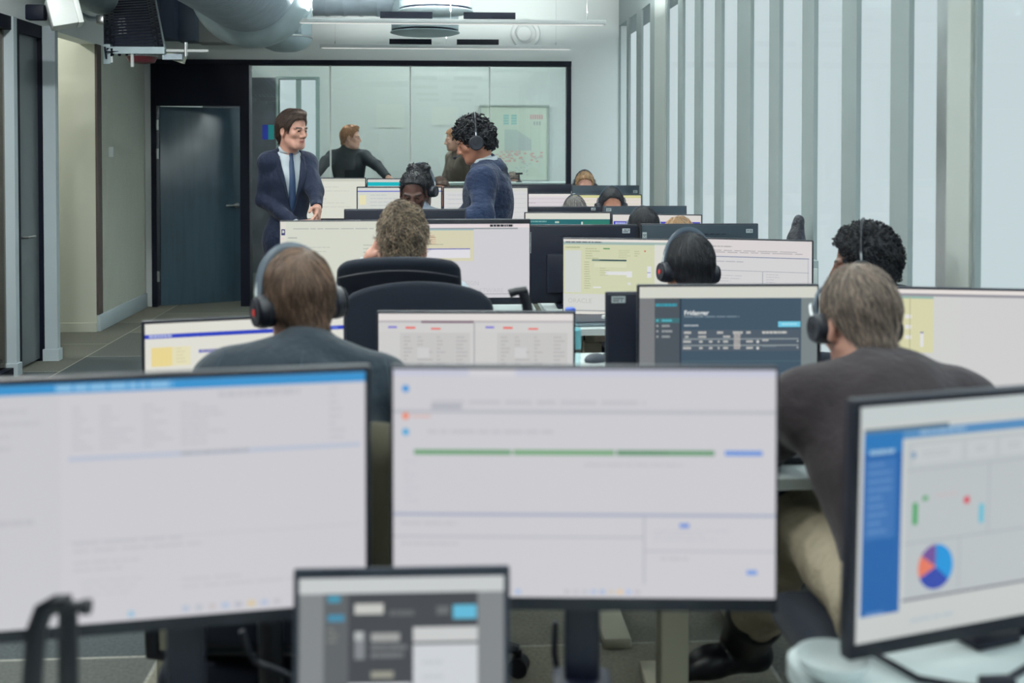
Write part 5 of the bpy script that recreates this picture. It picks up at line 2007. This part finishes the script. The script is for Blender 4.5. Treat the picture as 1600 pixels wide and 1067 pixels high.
# --- tousled blond man in the third row
h = at(629, 386, 3.92)
pv = Vector((h.x, 3.84, .60))
p = Person('tousled blond man seen from behind above a black chair back', floor_under(pv), h, 2, -10, 0, tyaw=0, pelvis=pv, hair=dict(mats=H_BLON))
p.arm[-1] = [p.sh[-1], p.sh[-1] + Vector((-.07, .26, -.16)), at(579, 408, 4.05)]
p.hand_n, p.thumb = {-1: Vector((1, 0, 0))}, {-1: -1}
p.body(curl={-1: 1.2})
p.hair(H_BLON, t=.028, ts=.003, tb=.006, strands=2600, L=.048, rad=.0014, lift=.42, amp=.005, nape=-.030, fall=.1, wild=.9, swirl=.5, seed=14, side=.25, ears=-.02, base_mi=0)
p.wear('shirt', ('torso', 'arms'), SHIRT, .014, .003, hem=-.15, collar=.01, seed=12, res=.007)
p.band('shirt_collar', SHIRT, [(.066, -.015), (.062, .03), (.064, .038), (.070, .034), (.080, .004)], 40)
p.wear('trousers', ('legs',), DARKT, .012, .003, seed=13, res=.009)
p.shoes(LEATH)

# --- black haired headset wearer in the third row
h = at(1075, 424, 3.98)
pv = Vector((h.x + .0, 3.98, .56))
p = Person('black haired person seen from behind before the white table screen', floor_under(pv), h, 13, -10, 4, tyaw=5, pelvis=pv, skin='tan', hair=dict(mats=H_BLCK))
p.body()
p.hair(H_BLCK, t=.014, ts=.010, tb=.012, strands=2600, L=.06, rad=.0011, lift=.03, amp=.0015, nape=.004, fall=1.2, seed=15, ears=.02)
p.wear('jumper', ('torso', 'arms'), GREYK, .014, .003, hem=-.15, collar=.03, seed=14, res=.007)
p.wear('trousers', ('legs',), DARKT, .012, .003, seed=15, res=.009)
p.shoes(LEATH)
headset(p, 'black headset with a red dot worn by the black haired person in the third row', tilt=2, red=(-1,), half=.093)

# --- standing man in the dark suit
h = at(457, 205, 7.1)
pv = at(450, 345, 7.12)
pv = Vector((pv.x, 7.14, .98))
p = Person('standing man in a dark navy suit, white shirt and blue tie looking right', floor_under(pv), h, -128, -4, 0, tyaw=-158, pelvis=pv, skin='fair', hair=dict(mats=H_BROW, beard=(196, 148, 132)), res=.005, shw=.152, build=.80).standing()
p.arm[1] = [p.sh[1], at(412, 312, 7.12), at(462, 350, 6.95)]
p.arm[-1] = [p.sh[-1], at(493, 300, 7.08), at(495, 326, 6.95)]
p.hand_n, p.thumb = {-1: Vector((-1, .3, 0)), 1: Vector((0, 1, 0))}, {-1: -1, 1: 1}
p.body(curl={-1: .8, 1: .8})


def quiff(F, H, c):
    F.ell(H(0, .034, .114), (.058 * c, .045 * c, .024 * c), None, .03)
    F.cone(H(-.03, -.085, -.03), H(.03, -.085, -.03), .028 * c, .028 * c, .02)


p.hair(H_BROW, t=.014, ts=.008, tb=.014, strands=2200, L=.06, rad=.0012, lift=.05, amp=.002, nape=.012, crown=(0, .08, .11), fall=.3, seed=16, extra=quiff)
sh_ = p.wear('shirt', ('torso',), SHIRT, .004, .001, hem=0.0, collar=.012, seed=3)
p.band('shirt_collar', SHIRT, [(.072, -.02), (.066, .022), (.068, .034), (.074, .030), (.086, .0)], 30)
p.wear('shirt_cuffs', ('arms',), SHIRT, .006, .0, cuffcut=-.006, seed=3, arms_only=True)
jk = p.wear('suit_jacket', ('torso', 'arms', 'skirt'), NAVY, .017, .004, hem=-.42, collar=.015, vcut=(.20, 1.0, .095), seed=17, cuffcut=.012, ff=20)
p.band('jacket_collar', NAVY, [(.10, -.03), (.090, .008), (.090, .018), (.098, .018), (.112, -.002), (.128, -.036)], 170)
p.wear('suit_trousers', ('legs',), NAVY, .014, .003, seed=18)
p.shoes(LEATH)
rows = []
for i in range(15):
    c_ = .985 - i * .055
    hw = .017 if i == 0 else (.013 if i == 1 else .016 + .012 * min(1, i / 9))
    rows.append([(-hw, c_), (0, c_), (hw, c_)])
p.strip(sh_, 'tie', rows, TIE, off=.008)
for k in (-1, 1):
    lp = []
    for i in range(13):
        c_ = .95 - i * .058
        w_ = max(0, (c_ - .20) / .8) * .085
        wd = (.03 + .045 * math.sin(math.pi * min(1, i / 9) * .6)) if i < 4 else max(.008, .062 * (1 - (i - 3) / 9.5))
        lp.append([(k * (w_ - .004), c_), (k * (w_ + wd * .5), c_ + .004), (k * (w_ + wd), c_ + (.012 if i == 3 else .0))])
    p.strip(jk, 'lapel', lp, NAVY, off=.005, thick=.005)

# --- standing man with headphones in profile
h = at(741, 222, 6.1)
pv = Vector((at(769, 300, 6.12).x, 6.14, .95))
p = Person('standing curly haired man in a navy suit and headphones, bowing his head leftwards', floor_under(pv), h, 92, -22, 0, tyaw=78, pelvis=pv, neck=at(757, 258, 6.11), skin='tan', hair=dict(mats=H_BLCK), res=.005, shw=.165, build=.93, scale=.95).standing()
p.arm[1] = [p.sh[1], p.sh[1] + Vector((-.14, .05, -.24)), p.sh[1] + Vector((-.38, .0, -.30))]
p.arm[-1] = [p.sh[-1], at(755, 335, 5.86), at(693, 352, 5.84)]
p.body()
p.hair(H_BLCK, t=.020, ts=.012, tb=.012, strands=620, L=.030, rad=.0042, curl=.0115, amp=.007, seed=19, nape=-.004, line=[(-.16, -.07), (-.06, -.07), (-.045, -.05), (-.036, -.01), (-.026, .014), (0, .024), (.02, .0), (.036, -.006), (.05, .035), (.066, .062), (.12, .066)])
sh_ = p.wear('shirt', ('torso',), SHIRT, .004, .001, hem=0.0, collar=.012, seed=3)
p.band('shirt_collar', SHIRT, [(.076, -.03), (.067, .026), (.067, .044), (.074, .040), (.088, -.004)], 30)
jk = p.wear('suit_jacket', ('torso', 'arms', 'skirt'), NAVY2, .020, .008, hem=-.42, collar=.015, vcut=(.25, 1.0, .08), seed=23, cuffcut=.012, ff=18)
p.band('jacket_collar', NAVY2, [(.10, -.03), (.088, .012), (.088, .022), (.096, .022), (.112, -.002), (.13, -.04)], 100)
for k in (-1, 1):
    p.seam(jk, 'sleeve_seam', [(k * (.168 + .02 * math.sin(i / 9 * 2.2)), .98 - i * .04) for i in range(10)], NAVY)
p.wear('suit_trousers', ('legs',), NAVY2, .014, .003, seed=24)
p.shoes(LEATH)
headset(p, 'black headphones over the curls of the standing man in navy', hb=.160, half=.106, r=.044, mic=1, tilt=20, band=HSM)

# --- man bending down behind the dark monitor back, and the one behind him
h = at(646, 302, 6.05)
pv = Vector((h.x - .03, 6.20, .58))
p = Person('dark skinned man bending his head down behind the dark monitor back', floor_under(pv), h, 178, -22, 0, tyaw=188, pelvis=pv, neck=at(628, 334, 6.16), skin='dark', hair=dict(mats=H_BLCK), scale=.88, res=.006)
p.body()
p.hair(H_BLCK, t=.012, ts=.006, tb=.01, strands=900, L=.012, rad=.0016, curl=.004, amp=.003, seed=25, front=.022, side=.3)
p.wear('jacket', ('torso', 'arms'), DARKT, .02, .003, hem=-.2, collar=.02, seed=26, res=.008)
p.wear('trousers', ('legs',), DARKT, .012, .003, seed=27, res=.009)
p.shoes(LEATH)

h = at(656, 297, 6.88)
pv = Vector((h.x, 6.74, .60))
p = Person('black haired person with headphones just behind the man bending down', floor_under(pv), h, -25, -5, 0, tyaw=0, pelvis=pv, skin='dark', hair=dict(mats=H_BLCK), res=.007)


def tufts(F, H, c):
    for x in (-.04, .035):
        F.ell(H(x, -.02, .135), (.035 * c, .035 * c, .03 * c), None, .015)


p.body()
p.hair(H_BLCK, t=.012, ts=.010, tb=.012, strands=900, L=.014, rad=.002, curl=.005, amp=.004, seed=28, extra=tufts)
simple_clothes(p, GREYK, DARKT, 29)
headset(p, 'black headphones on the person behind the man bending down', half=.096, hb=.155)

# --- heads seen above the far monitors
far = [
    # label, px, top row, depth, yaw, skin, hair, top material, headset label, thin band
    ('brown haired man whose forehead shows above the distant white monitor', 687, 276, 9.7, 180, 'fair', H_BROW, BLUEK, None, dict(strands=700, L=.03, rad=.0016, seed=31), -8),
    ('sandy haired man whose forehead shows above the farthest slate monitor back', 913, 267, 9.75, 180, 'fair', H_SAND, GREYK, 'thin black headset on the sandy haired man by the windows', dict(strands=900, L=.03, rad=.0018, lift=.2, t=.018, seed=32, front=.012), -10),
    ('grey haired person with a headband, only the crown above the monitors', 898, 307, 8.15, 0, 'fair', H_GREY, BLUEK, 'dark headset over the grey hair below the farthest monitors', dict(strands=900, L=.05, rad=.0016, seed=33, fall=1.0), -8),
    ('black haired man with a tanned forehead and a thin wire headband', 955, 293, 7.8, 182, 'tan', H_BLCK, GREYK, 'thin black headset on the man with the tanned forehead', dict(strands=900, L=.04, rad=.0016, seed=34, front=.01), -12),
    ('black haired person, only the crown above the slate grey monitor back', 1006, 324, 6.30, 5, 'tan', H_BLCK, BLUEK, 'black headset on the crown before the dark blue bar', dict(strands=1200, L=.05, rad=.0014, seed=35, t=.02, fall=1.0), -14),
    ('light blond person, only the crown above the slate grey monitor back', 1061, 339, 5.70, 178, 'fair', H_SAND, GREYK, None, dict(strands=1000, L=.05, rad=.0014, seed=36, fall=.6), -6),
    ('brown haired person at the meeting table behind the glass', 801, 269, 12.05, 190, 'fair', H_BROW, BLUEK, None, dict(strands=500, L=.03, rad=.0018, seed=37), -10),
]
for (lb, px, ty_, d, yw, sk, hr, tp, hs, hp, pit) in far:
    up_ = (.128 + hp.get('t', .014)) * 1712 / d
    h = at(px, ty_ + up_ * .98, d)
    sgn = -1 if abs(yw) < 90 else 1
    pv = Vector((h.x, d + sgn * .06, h.z - .60))
    p = Person(lb, floor_under(pv), h, yw, pit, 0, tyaw=yw, pelvis=pv, skin=sk, hair=dict(mats=hr), res=.0075)
    p.body()
    p.hair(hr, side=.3, **hp)
    simple_clothes(p, tp, DARKT, 40 + px % 7)
    if hs:
        headset(p, hs, thin=True, half=.094, hb=.152)

# --- two men in the meeting room
h = at(548, 216, 11.95)
pv = Vector((h.x - .02, 12.02, .98))
p = Person('man in a charcoal zip sweater behind the glass, arms spread wide', floor_under(pv), h, -98, -2, 0, tyaw=-172, pelvis=pv, skin='fair', hair=dict(mats=H_GINB), res=.006).standing()
p.arm[-1] = [p.sh[-1], at(588, 258, 11.85), at(606, 277, 11.66)]
p.arm[1] = [p.sh[1], at(509, 252, 11.85), at(492, 277, 11.66)]
p.body(curl={-1: .2, 1: .2})
p.hair(H_GINB, t=.016, ts=.006, tb=.010, strands=1100, L=.03, rad=.0015, lift=.1, seed=51, crown=(0, -.05, .12), extra=lambda F, H, c: F.ell(H(0, .035, .118), (.05, .045, .022), None, .03))
p.wear('zip_sweater', ('torso', 'arms'), BLACKK, .014, .003, hem=-.15, collar=.045, seed=52)
p.wear('trousers', ('legs',), DARKT, .012, .003, seed=53, res=.008)
p.shoes(LEATH)

h = at(710, 219, 12.25)
pv = Vector((at(724, 219, 12.3).x, 12.3, .98))
p = Person('brown haired man in a brown jacket behind the glass, partly hidden, facing left', floor_under(pv), h, 100, -6, 0, tyaw=120, pelvis=pv, skin='fair', hair=dict(mats=H_GINB), res=.006).standing()
p.arm[1] = [p.sh[1], p.sh[1] + Vector((-.08, -.02, -.28)), p.sh[1] + Vector((-.20, -.16, -.38))]
p.arm[-1] = [p.sh[-1], p.sh[-1] + Vector((.05, -.02, -.29)), p.sh[-1] + Vector((-.1, -.2, -.36))]
p.body()
p.hair(H_GINB, t=.016, ts=.007, tb=.012, strands=1000, L=.03, rad=.0015, lift=.1, seed=55)
p.wear('jacket', ('torso', 'arms'), BROWNJ, .02, .003, hem=-.2, collar=.03, seed=56)
p.wear('trousers', ('legs',), DARKT, .012, .003, seed=57, res=.008)
p.shoes(LEATH)

# ================================================================ chairs in place
chair('black office chair of the man in the grey jacket', P1.P.x, 2.42, R(3), .96, .47, .44, .44)
chair('black office chair of the man in the brown jumper', .955, 2.12, R(0), .95, .535, .42, .38, arms=False)
c = at(652, 443, 3.46)
chair('empty black office chair with a rounded back beside the grey jacketed man', c.x, 3.20, R(180), c.z, .46, .50, .56, .06)
c = at(623, 401, 3.60)
chair('black office chair with a seamed top edge, carrying the tousled blond man', c.x, 3.86, R(0), c.z, .50, .42, .58, .03, pad=True, lean=4)
chair('black office chair of the black haired headset wearer', 0.885, 4.0, R(4), .98, .46)
c = at(1425, 438, 3.9)
chair('dark office chair beside the windows, its back behind the curly haired man', 1.38, 3.72, R(58), c.z, .47, .46, .56)
for x, y, r_, lb in ((-.20, 6.18, 188, 'black office chair of the man bending down'), (-.155, 6.76, 0, 'black office chair behind the man bending down'), (1.13, 6.30, 5, 'black office chair before the dark blue bar screen'),
                     (1.22, 5.72, 178, 'black office chair behind the slate grey monitor back'), (1.18, 7.86, 182, 'black office chair of the man with the thin wire headband')):
    chair(lb, x, y, R(r_), .92, .46, .44, .42)

# ================================================================ things on the desks and about
# laptop in front
c = at(627, 894, 1.44)
lw, lh = .288, .215
t = thing('laptop', 'open laptop with a dark page in the bottom middle foreground', 'laptop', (c.x, 1.44, D1), R(-1))
zc = c.z - D1
LB = mat('laptop_dark_grey', (44, 50, 62), 0.45)
MB().box((0, -.11, .010), (lw, .21, .016), LB, None, bev=.005).build('base', LB, t)
kb = MB()
for j in range(5):
    for i in range(14):
        kb.box((-lw / 2 + .02 + i * .0178, -.05 - j * .018, .0195), (.0155, .0155, .003), CASE)
kb.build('keyboard', CASE, t)
LT = Matrix.Translation((0, 0, .018)) @ Matrix.Rotation(R(-4), 4, 'X')
hh = zc - .018
lid = MB().box((0, .004, hh / 2), (lw, .007, hh), LB, LT, bev=.003).build('lid', LB, t)
u = UI(lw - .016, hh - .024, (130, 134, 136))
ui_laptop(u)
sc = u.mb.build('screen', None, lid)
sc.matrix_local = LT @ Matrix.Translation((0, -.0008, hh / 2))


# headset stands
def hook_stand(label, loc, h, rz, lean=.03):
    t = thing('headset_stand', label, 'headset stand', loc, rz, 'hooked headset stands')
    MB().box((0, 0, .006), (.10, .10, .012), CASE, None, bev=.005).build('base', CASE, t)
    MB().tube([(.03, 0, .01), (.02, 0, h * .5), (.0, 0, h * .9), (-.012, 0, h)], .011, PLAS, 10, flat=(1, 1.4)).build('post', PLAS, t)
    MB().tube([(.0, 0, h), (-.03, 0, h - .003), (-.05, 0, h - .010)], [.012, .0115, .013], PLAS, 12).build('hook', PLAS, t)
    return t


c = at(823, 448, 3.10)
hook_stand('black hooked headset stand right of the empty chair', (c.x, 3.10, .74), c.z - .74 - .01, 0)
# the stand in the near left foreground: a bent band with a peg
c = at(84, 944, 1.30)
t = thing('headset_stand', 'black arched headset stand in the lower left corner', 'headset stand', (c.x, 1.30, D1), 0, 'hooked headset stands')
h_ = c.z - D1
MB().box((0, 0, .006), (.11, .09, .012), CASE, None, bev=.005).build('base', CASE, t)
a_ = MB()
a_.tube([(-.035, 0, .01), (-.030, 0, h_ * .5), (-.020, 0, h_ - .03), (-.012, 0, h_ - .008), (.002, 0, h_), (.016, 0, h_ - .008), (.016, 0, h_ - .04), (.016, 0, .01)], .0055, PLAS, 10, flat=(1, 2.2))
a_.build('post', PLAS, t)
pg = MB().cyl((.0, 0, h_ - .002), (.040, 0, h_ - .004), .0065, m=PLAS)
pg.box((.010, 0, h_ + .003), (.018, .02, .012), PLAS, None, bev=.003)
pg.cyl((.032, 0, h_ - .004), (.042, 0, h_ - .004), .009, m=PLAS)
pg.build('peg', PLAS, t)

# water bottle
c = at(891, 482, 3.36)
t = thing('water_bottle', 'clear plastic water bottle with a blue cap between the second row monitors', 'water bottle', (c.x, 3.36, .80))
PET = glass_mat('clear_pet', (0.80, 0.92, 0.94), 0.12, 0.08)
hb_ = c.z - .80
pr = [(.004, .002), (.028, .0), (.032, .006)]
for i in range(8):
    z = .02 + i * (hb_ - .09) / 8
    pr += [(.033, z), (.0305, z + .007), (.033, z + .013)]
pr += [(.032, hb_ - .06), (.024, hb_ - .035), (.0135, hb_ - .02), (.0135, hb_ - .003)]
MB().lathe(pr, PET, 28).build('body', PET, t)
MB().lathe([(.01, hb_ - .016), (.0165, hb_ - .016), (.0165, hb_), (.012, hb_ + .003), (.002, hb_ + .003)], None, 24).build('cap', mat('blue_bottle_cap', (34, 76, 176), 0.4), t)
MB().lathe([(.0335, hb_ * .45), (.0338, hb_ * .46), (.0338, hb_ * .7), (.0335, hb_ * .71)], None, 28).build('label', mat('pale_teal_bottle_label', (110, 180, 190), 0.5), t)

# keyboards and mice
KEYM = mat('dark_keyboard_plastic', (44, 50, 60), 0.5)
KEYC = mat('grey_key_caps', (78, 86, 96), 0.55)


def keyboard(label, x, y, z, rz=0):
    t = thing('keyboard', label, 'keyboard', (x, y, z), rz, 'black keyboards')
    MB().box((0, 0, .009), (.44, .14, .018), KEYM, None, bev=.005).build('case', KEYM, t)
    ks = MB()
    for j in range(6):
        for i in range(21):
            if i in (14, 18) and j != 0: continue
            ks.box((-.205 + i * .0205, -.055 + j * .0215, .0205), (.016, .0165, .006), KEYC, None, bev=.0015, seg=1)
    ks.build('keys', KEYC, t)
    return t


keyboard('black keyboard on the desk edge under the arm of the blond man', .87, 2.62, .76)
keyboard('black keyboard before the man in the grey jacket', -.36, 2.66, .74)
keyboard('black keyboard on the desk before the tousled blond man', -.25, 4.50, .76)
keyboard('black keyboard on the desk before the black haired headset wearer', .98, 4.50, .79)


def mouse(label, x, y, z, rz=0):
    lo, hi = (-.05, -.07, -.005), (.05, .07, .05)
    F = Field(lo, hi, .003)
    F.ell((0, 0, .004), (.026, .048, .02), None, .01)
    F.ell((0, -.012, .008), (.024, .032, .019), None, .01)
    X, Y, Z = F.grid()
    F.F = np.maximum(F.F, -Z + 0 * F.F)
    v, q = F.mesh()
    t = thing('computer_mouse', label, 'computer mouse', (x, y, z), rz, 'black computer mice')
    np_object('shell', v, q, [KEYM], t)
    MB().cyl((-.004, .028, .019), (.004, .028, .019), .006, m=CASE, n=14).build('scroll_wheel', CASE, t)
    MB().tube([(0, .05, .008), (.01, .12, .005), (.05, .17, .004), (.03, .24, .004)], .002, CASE, 6).build('cable', CASE, t)
    return t


c = at(934, 549, 3.66)
mouse('black mouse on the white desk beside the black monitor back', c.x, 3.66, .80, R(-70))
mouse('black mouse beside the keyboard of the man in the grey jacket', -.08, 2.66, .74)

# closed laptop and plug on the third row desk
c = at(925, 505, 4.56)
t = thing('closed_laptop', 'closed grey laptop on the white desk below the ORACLE screen', 'laptop', (c.x - .02, 4.56, .79), R(4))
SIL = mat('silver_grey_laptop', (120, 132, 140), 0.4, metal=.3)
MB().box((0, 0, .008), (.30, .20, .014), SIL, None, bev=.004).build('base', SIL, t)
MB().box((0, 0, .0185), (.30, .20, .006), LB, None, bev=.0025).build('lid', LB, t)
t = thing('power_plug', 'white plug with a black cable on the closed laptop', 'plug', (c.x + .06, 4.52, .8125), R(20))
MB().box((0, 0, .008), (.05, .022, .016), WP, None, bev=.004).build('plug_body', WP, t)
MB().tube([(.024, 0, .008), (.07, -.02, .012), (.14, -.05, .004), (.2, -.04, .004)], .004, CASE, 8).build('cable', CASE, t)

# things under the pie chart screen
t = thing('bowl', 'white shallow bowl at the left edge of the desk under the pie chart screen', 'bowl', (.545, 1.50, .76))
MB().lathe([(.02, 0), (.028, .002), (.045, .018), (.052, .034), (.050, .034), (.042, .019), (.026, .006), (.004, .005)], None, 36).build('dish', mat('white_china', (214, 222, 222), 0.25), t)
t = thing('notepad', 'white notepad lying at the foot of the pie chart screen', 'notepad', (.98, 1.40, .76), R(14))
MB().box((0, 0, .005), (.15, .21, .010), WP, None, bev=.002).build('pages', WP, t)
MB().tube([(-.07, .10, .012), (0, .103, .013), (.07, .10, .012)], .004, STEEL, 8).build('binding', STEEL, t)
t = thing('cable', 'black cable curling over the desk under the pie chart screen', 'cable', (.72, 1.46, .76))
MB().tube([(-.13, .12, -.30), (-.125, .16, -.02), (-.115, .13, .012), (-.06, .02, .006), (.02, -.02, .006), (.09, .03, .006), (.16, .08, .006), (.20, .11, .02)], .005, CASE, 8).build('sheath', CASE, t)
MB().box((.035, -.015, .012), (.05, .02, .022), CASE, None, bev=.005).build('cable_clip', CASE, t)

# trailing cables under the desks
for i, (lb, pts) in enumerate([
    ('black cable hanging below the mail monitor, curving to the right', [at(378, 985, 1.72), at(388, 1020, 1.72), at(400, 1035, 1.73), at(440, 1050, 1.73), at(470, 1066, 1.74), at(480, 1100, 1.74)]),
    ('black cable hanging below the green bar monitor, the left one', [at(868, 970, 1.72), at(866, 1020, 1.72), at(874, 1067, 1.73), at(876, 1120, 1.73)]),
    ('grey cable hanging below the green bar monitor, the right one', [at(930, 970, 1.74), at(932, 1010, 1.74), at(930, 1067, 1.74), at(936, 1130, 1.74)]),
    ('thin black cable beside the seat of the man in the brown jumper', [at(1244, 860, 2.9), at(1240, 905, 2.9), at(1228, 935, 2.88), at(1205, 948, 2.86), at(1150, 960, 2.86)]),
]):
    b = pts[-1]
    t = thing('cable', lb, 'cable', b, 0, 'cables below the desks')
    MB().tube([p_ - b for p_ in pts], .005 if i < 3 else .003, CASE if i != 2 else mat('blue_grey_cable', (70, 90, 106), .5), 8).build('sheath', CASE, t)

# olive coat over the chair of the man in the grey jacket
cx_ = P1.P.x + .24
lo, hi = (cx_ - .2, 2.0, .35), (cx_ + .2, 2.4, 1.15)
F = Field(lo, hi, .007)
F.cone((cx_ - .06, 2.17, .93), (cx_ + .04, 2.19, .91), .035, .04, .03)
F.cone((cx_ + .0, 2.15, .90), (cx_ + .015, 2.15, .50), .055, .07, .04)
F.cone((cx_ + .045, 2.18, .90), (cx_ + .06, 2.19, .48), .035, .05, .03)
F.cone((cx_ - .05, 2.16, .91), (cx_ - .05, 2.14, .55), .045, .05, .04)
X, Y, Z = F.grid()
F.F += .008 * waves((X, Y, Z * .3), 5, 5, 60, (1, 1, .2))
v, q = F.mesh()
b = np.array((cx_, 2.17, .42))
o = np_object('coat', v - b, q, [OLIVE], None)
o.location = b
tag(o, 'olive brown coat hanging on the chair of the man in the grey jacket', 'coat')

# dark bag on the sill by the window
c = at(1244, 400, 5.05)
zt = c.z
F = Field((c.x - .12, 4.88, zt - .01), (c.x + .12, 5.24, zt + .25), .005)
F.ell((c.x, 5.05, zt + .06), (.042, .07, .08), None, .03)
F.ell((c.x + .010, 5.06, zt + .135), (.024, .055, .05), None, .015)
F.ell((c.x - .03, 5.04, zt + .05), (.03, .05, .03), None, .01)
F.ell((c.x + .012, 5.05, zt + .17), (.018, .03, .022), None, .02)
X, Y, Z = F.grid()
F.F += .004 * waves((X, Y, Z), 9, 5, 70)
F.F = np.maximum(F.F, zt - Z + 0 * F.F)
v, q = F.mesh()
b = np.array((c.x, 5.05, zt))
o = np_object('folded_bag', v - b, q, [mat('dark_navy_nylon', (14, 18, 32), .6, bump=.8, bscale=30, bdist=.03)], None)
o.location = b
tag(o, 'dark navy folded bag standing against the windows above the white table screen', 'bag')
t = thing('side_cabinet', 'narrow grey cabinet by the windows that carries the navy bag', 'cabinet', (c.x - .04, 5.05, 0))
MB().box((0, 0, zt / 2), (.18, .34, zt - .01), PIERM, None, bev=.004).build('body', PIERM, t)
dm_ = MB().box((0, -.176, zt / 2), (.16, .012, zt - .08), PILLM, None, bev=.003).build('door', PILLM, t)
MB().cyl((.06, -.19, zt * .6), (.06, -.19, zt * .75), .006, m=STEEL).build('handle', STEEL, dm_)
# sticker on the glass, poster and painted window reflections in the meeting room
a, b = at(410, 195, YB + .015), at(428, 218, YB + .015)
o = MB()
m_ = (a.x + b.x) / 2
o.span((a.x, YB + .015, b.z), (m_, YB + .0195, a.z), mat('blue_sticker', (28, 62, 190), .4))
o.span((m_, YB + .015, b.z), (b.x, YB + .0195, a.z), mat('teal_sticker', (24, 164, 168), .4))
tag(o.build('glass_sticker'), 'small blue and teal sticker on the glass beside the suited man', 'sticker')
a, b = at(750, 165, YM - .02), at(857, 282, YM - .02)
w_, h_ = b.x - a.x, a.z - b.z
t = thing('poster', 'pale framed poster with faint red and teal patches in the meeting room', 'poster', ((a.x + b.x) / 2, YM - .02, (a.z + b.z) / 2))
PAP = mat('poster_paper', (206, 216, 204), .7)
fm = MB()
for sx in (-1, 1):
    fm.box((sx * w_ / 2, -.01, 0), (.018, .03, h_ + .018))
for sz in (-1, 1):
    fm.box((0, -.01, sz * h_ / 2), (w_ - .018, .03, .018))
fm.build('frame', mat('pale_grey_frame', (164, 172, 170), .5), t)
pp = MB().box((0, 0, 0), (w_ - .018, .012, h_ - .018), PAP)


NPATCH = [0]


def patch(x0, y0, x1, y1, c):
    NPATCH[0] += 1
    m = mat('poster_%02x%02x%02x' % c, c, .7)
    pp.box(((x0 + x1 - 1) / 2 * w_, -.0062 - .00003 * NPATCH[0], (1 - y0 - y1) / 2 * h_), ((x1 - x0) * w_, .001, (y1 - y0) * h_), m)


for x in (.34, .455):
    for j in range(4):
        patch(x, .12 + j * .035, x + .08, .147 + j * .035, (150, 190, 188))
for i in range(6):
    patch(.73 + i * .032, .12, .755 + i * .032, .18, (202, 164, 164))
for i in range(3):
    patch(.78 + i * .04, .21, .805 + i * .04, .26, (172, 180, 180))
for i in range(10):
    patch(.36 + i * .019, .32, .372 + i * .019, .62, (178, 192, 192))
for i in range(8):
    patch(.55 + i * .025, .34 + i * .015, .572 + i * .025, .60, (186, 194, 194))
g = random.Random(4)
for i in range(60):
    x, y = g.uniform(.22, .88), g.uniform(.60, .74)
    patch(x, y, x + .04, y + .02, g.choice([(216, 180, 172), (206, 190, 184), (214, 168, 160), (190, 190, 186)]))
for i in range(30):
    x, y = g.uniform(.3, .72), g.uniform(.75, .96)
    patch(x, y, x + .03, y + .015, (188, 198, 196))
pp.build('print', PAP, t)
for i, (x0, y0, x1, y1, lb) in enumerate(((588, 163, 632, 200, 'pale paper sheet on the meeting room wall, the left one of two'), (674, 167, 716, 196, 'pale paper sheet on the meeting room wall, behind the curly haired man'))):
    a, b = at(x0, y0, YM - .008), at(x1, y1, YM - .008)
    o = MB().span((a.x, YM - .008, b.z), (b.x, YM - .002, a.z), mat('pale_reflection_paint', (226, 230, 226), .6)).build('painted_reflection')  # pale panel put in as a window reflection
    tag(o, lb, 'paper sheet', 'sheets on the meeting room wall')
# table camera in the meeting room
c = at(811, 282, 11.5)
t = thing('table_camera', 'small dark conference camera on the meeting table left of the poster edge', 'camera', (c.x, 11.5, 1.2))
hh = at(811, 270, 11.5).z - 1.2
MB().lathe([(.03, 0), (.035, .006), (.012, .02), (.008, hh - .02)], CASE, 20).build('foot', CASE, t)
MB().box((0, 0, hh - .008), (.075, .04, .022), CASE, None, bev=.005).build('camera_head', CASE, t)
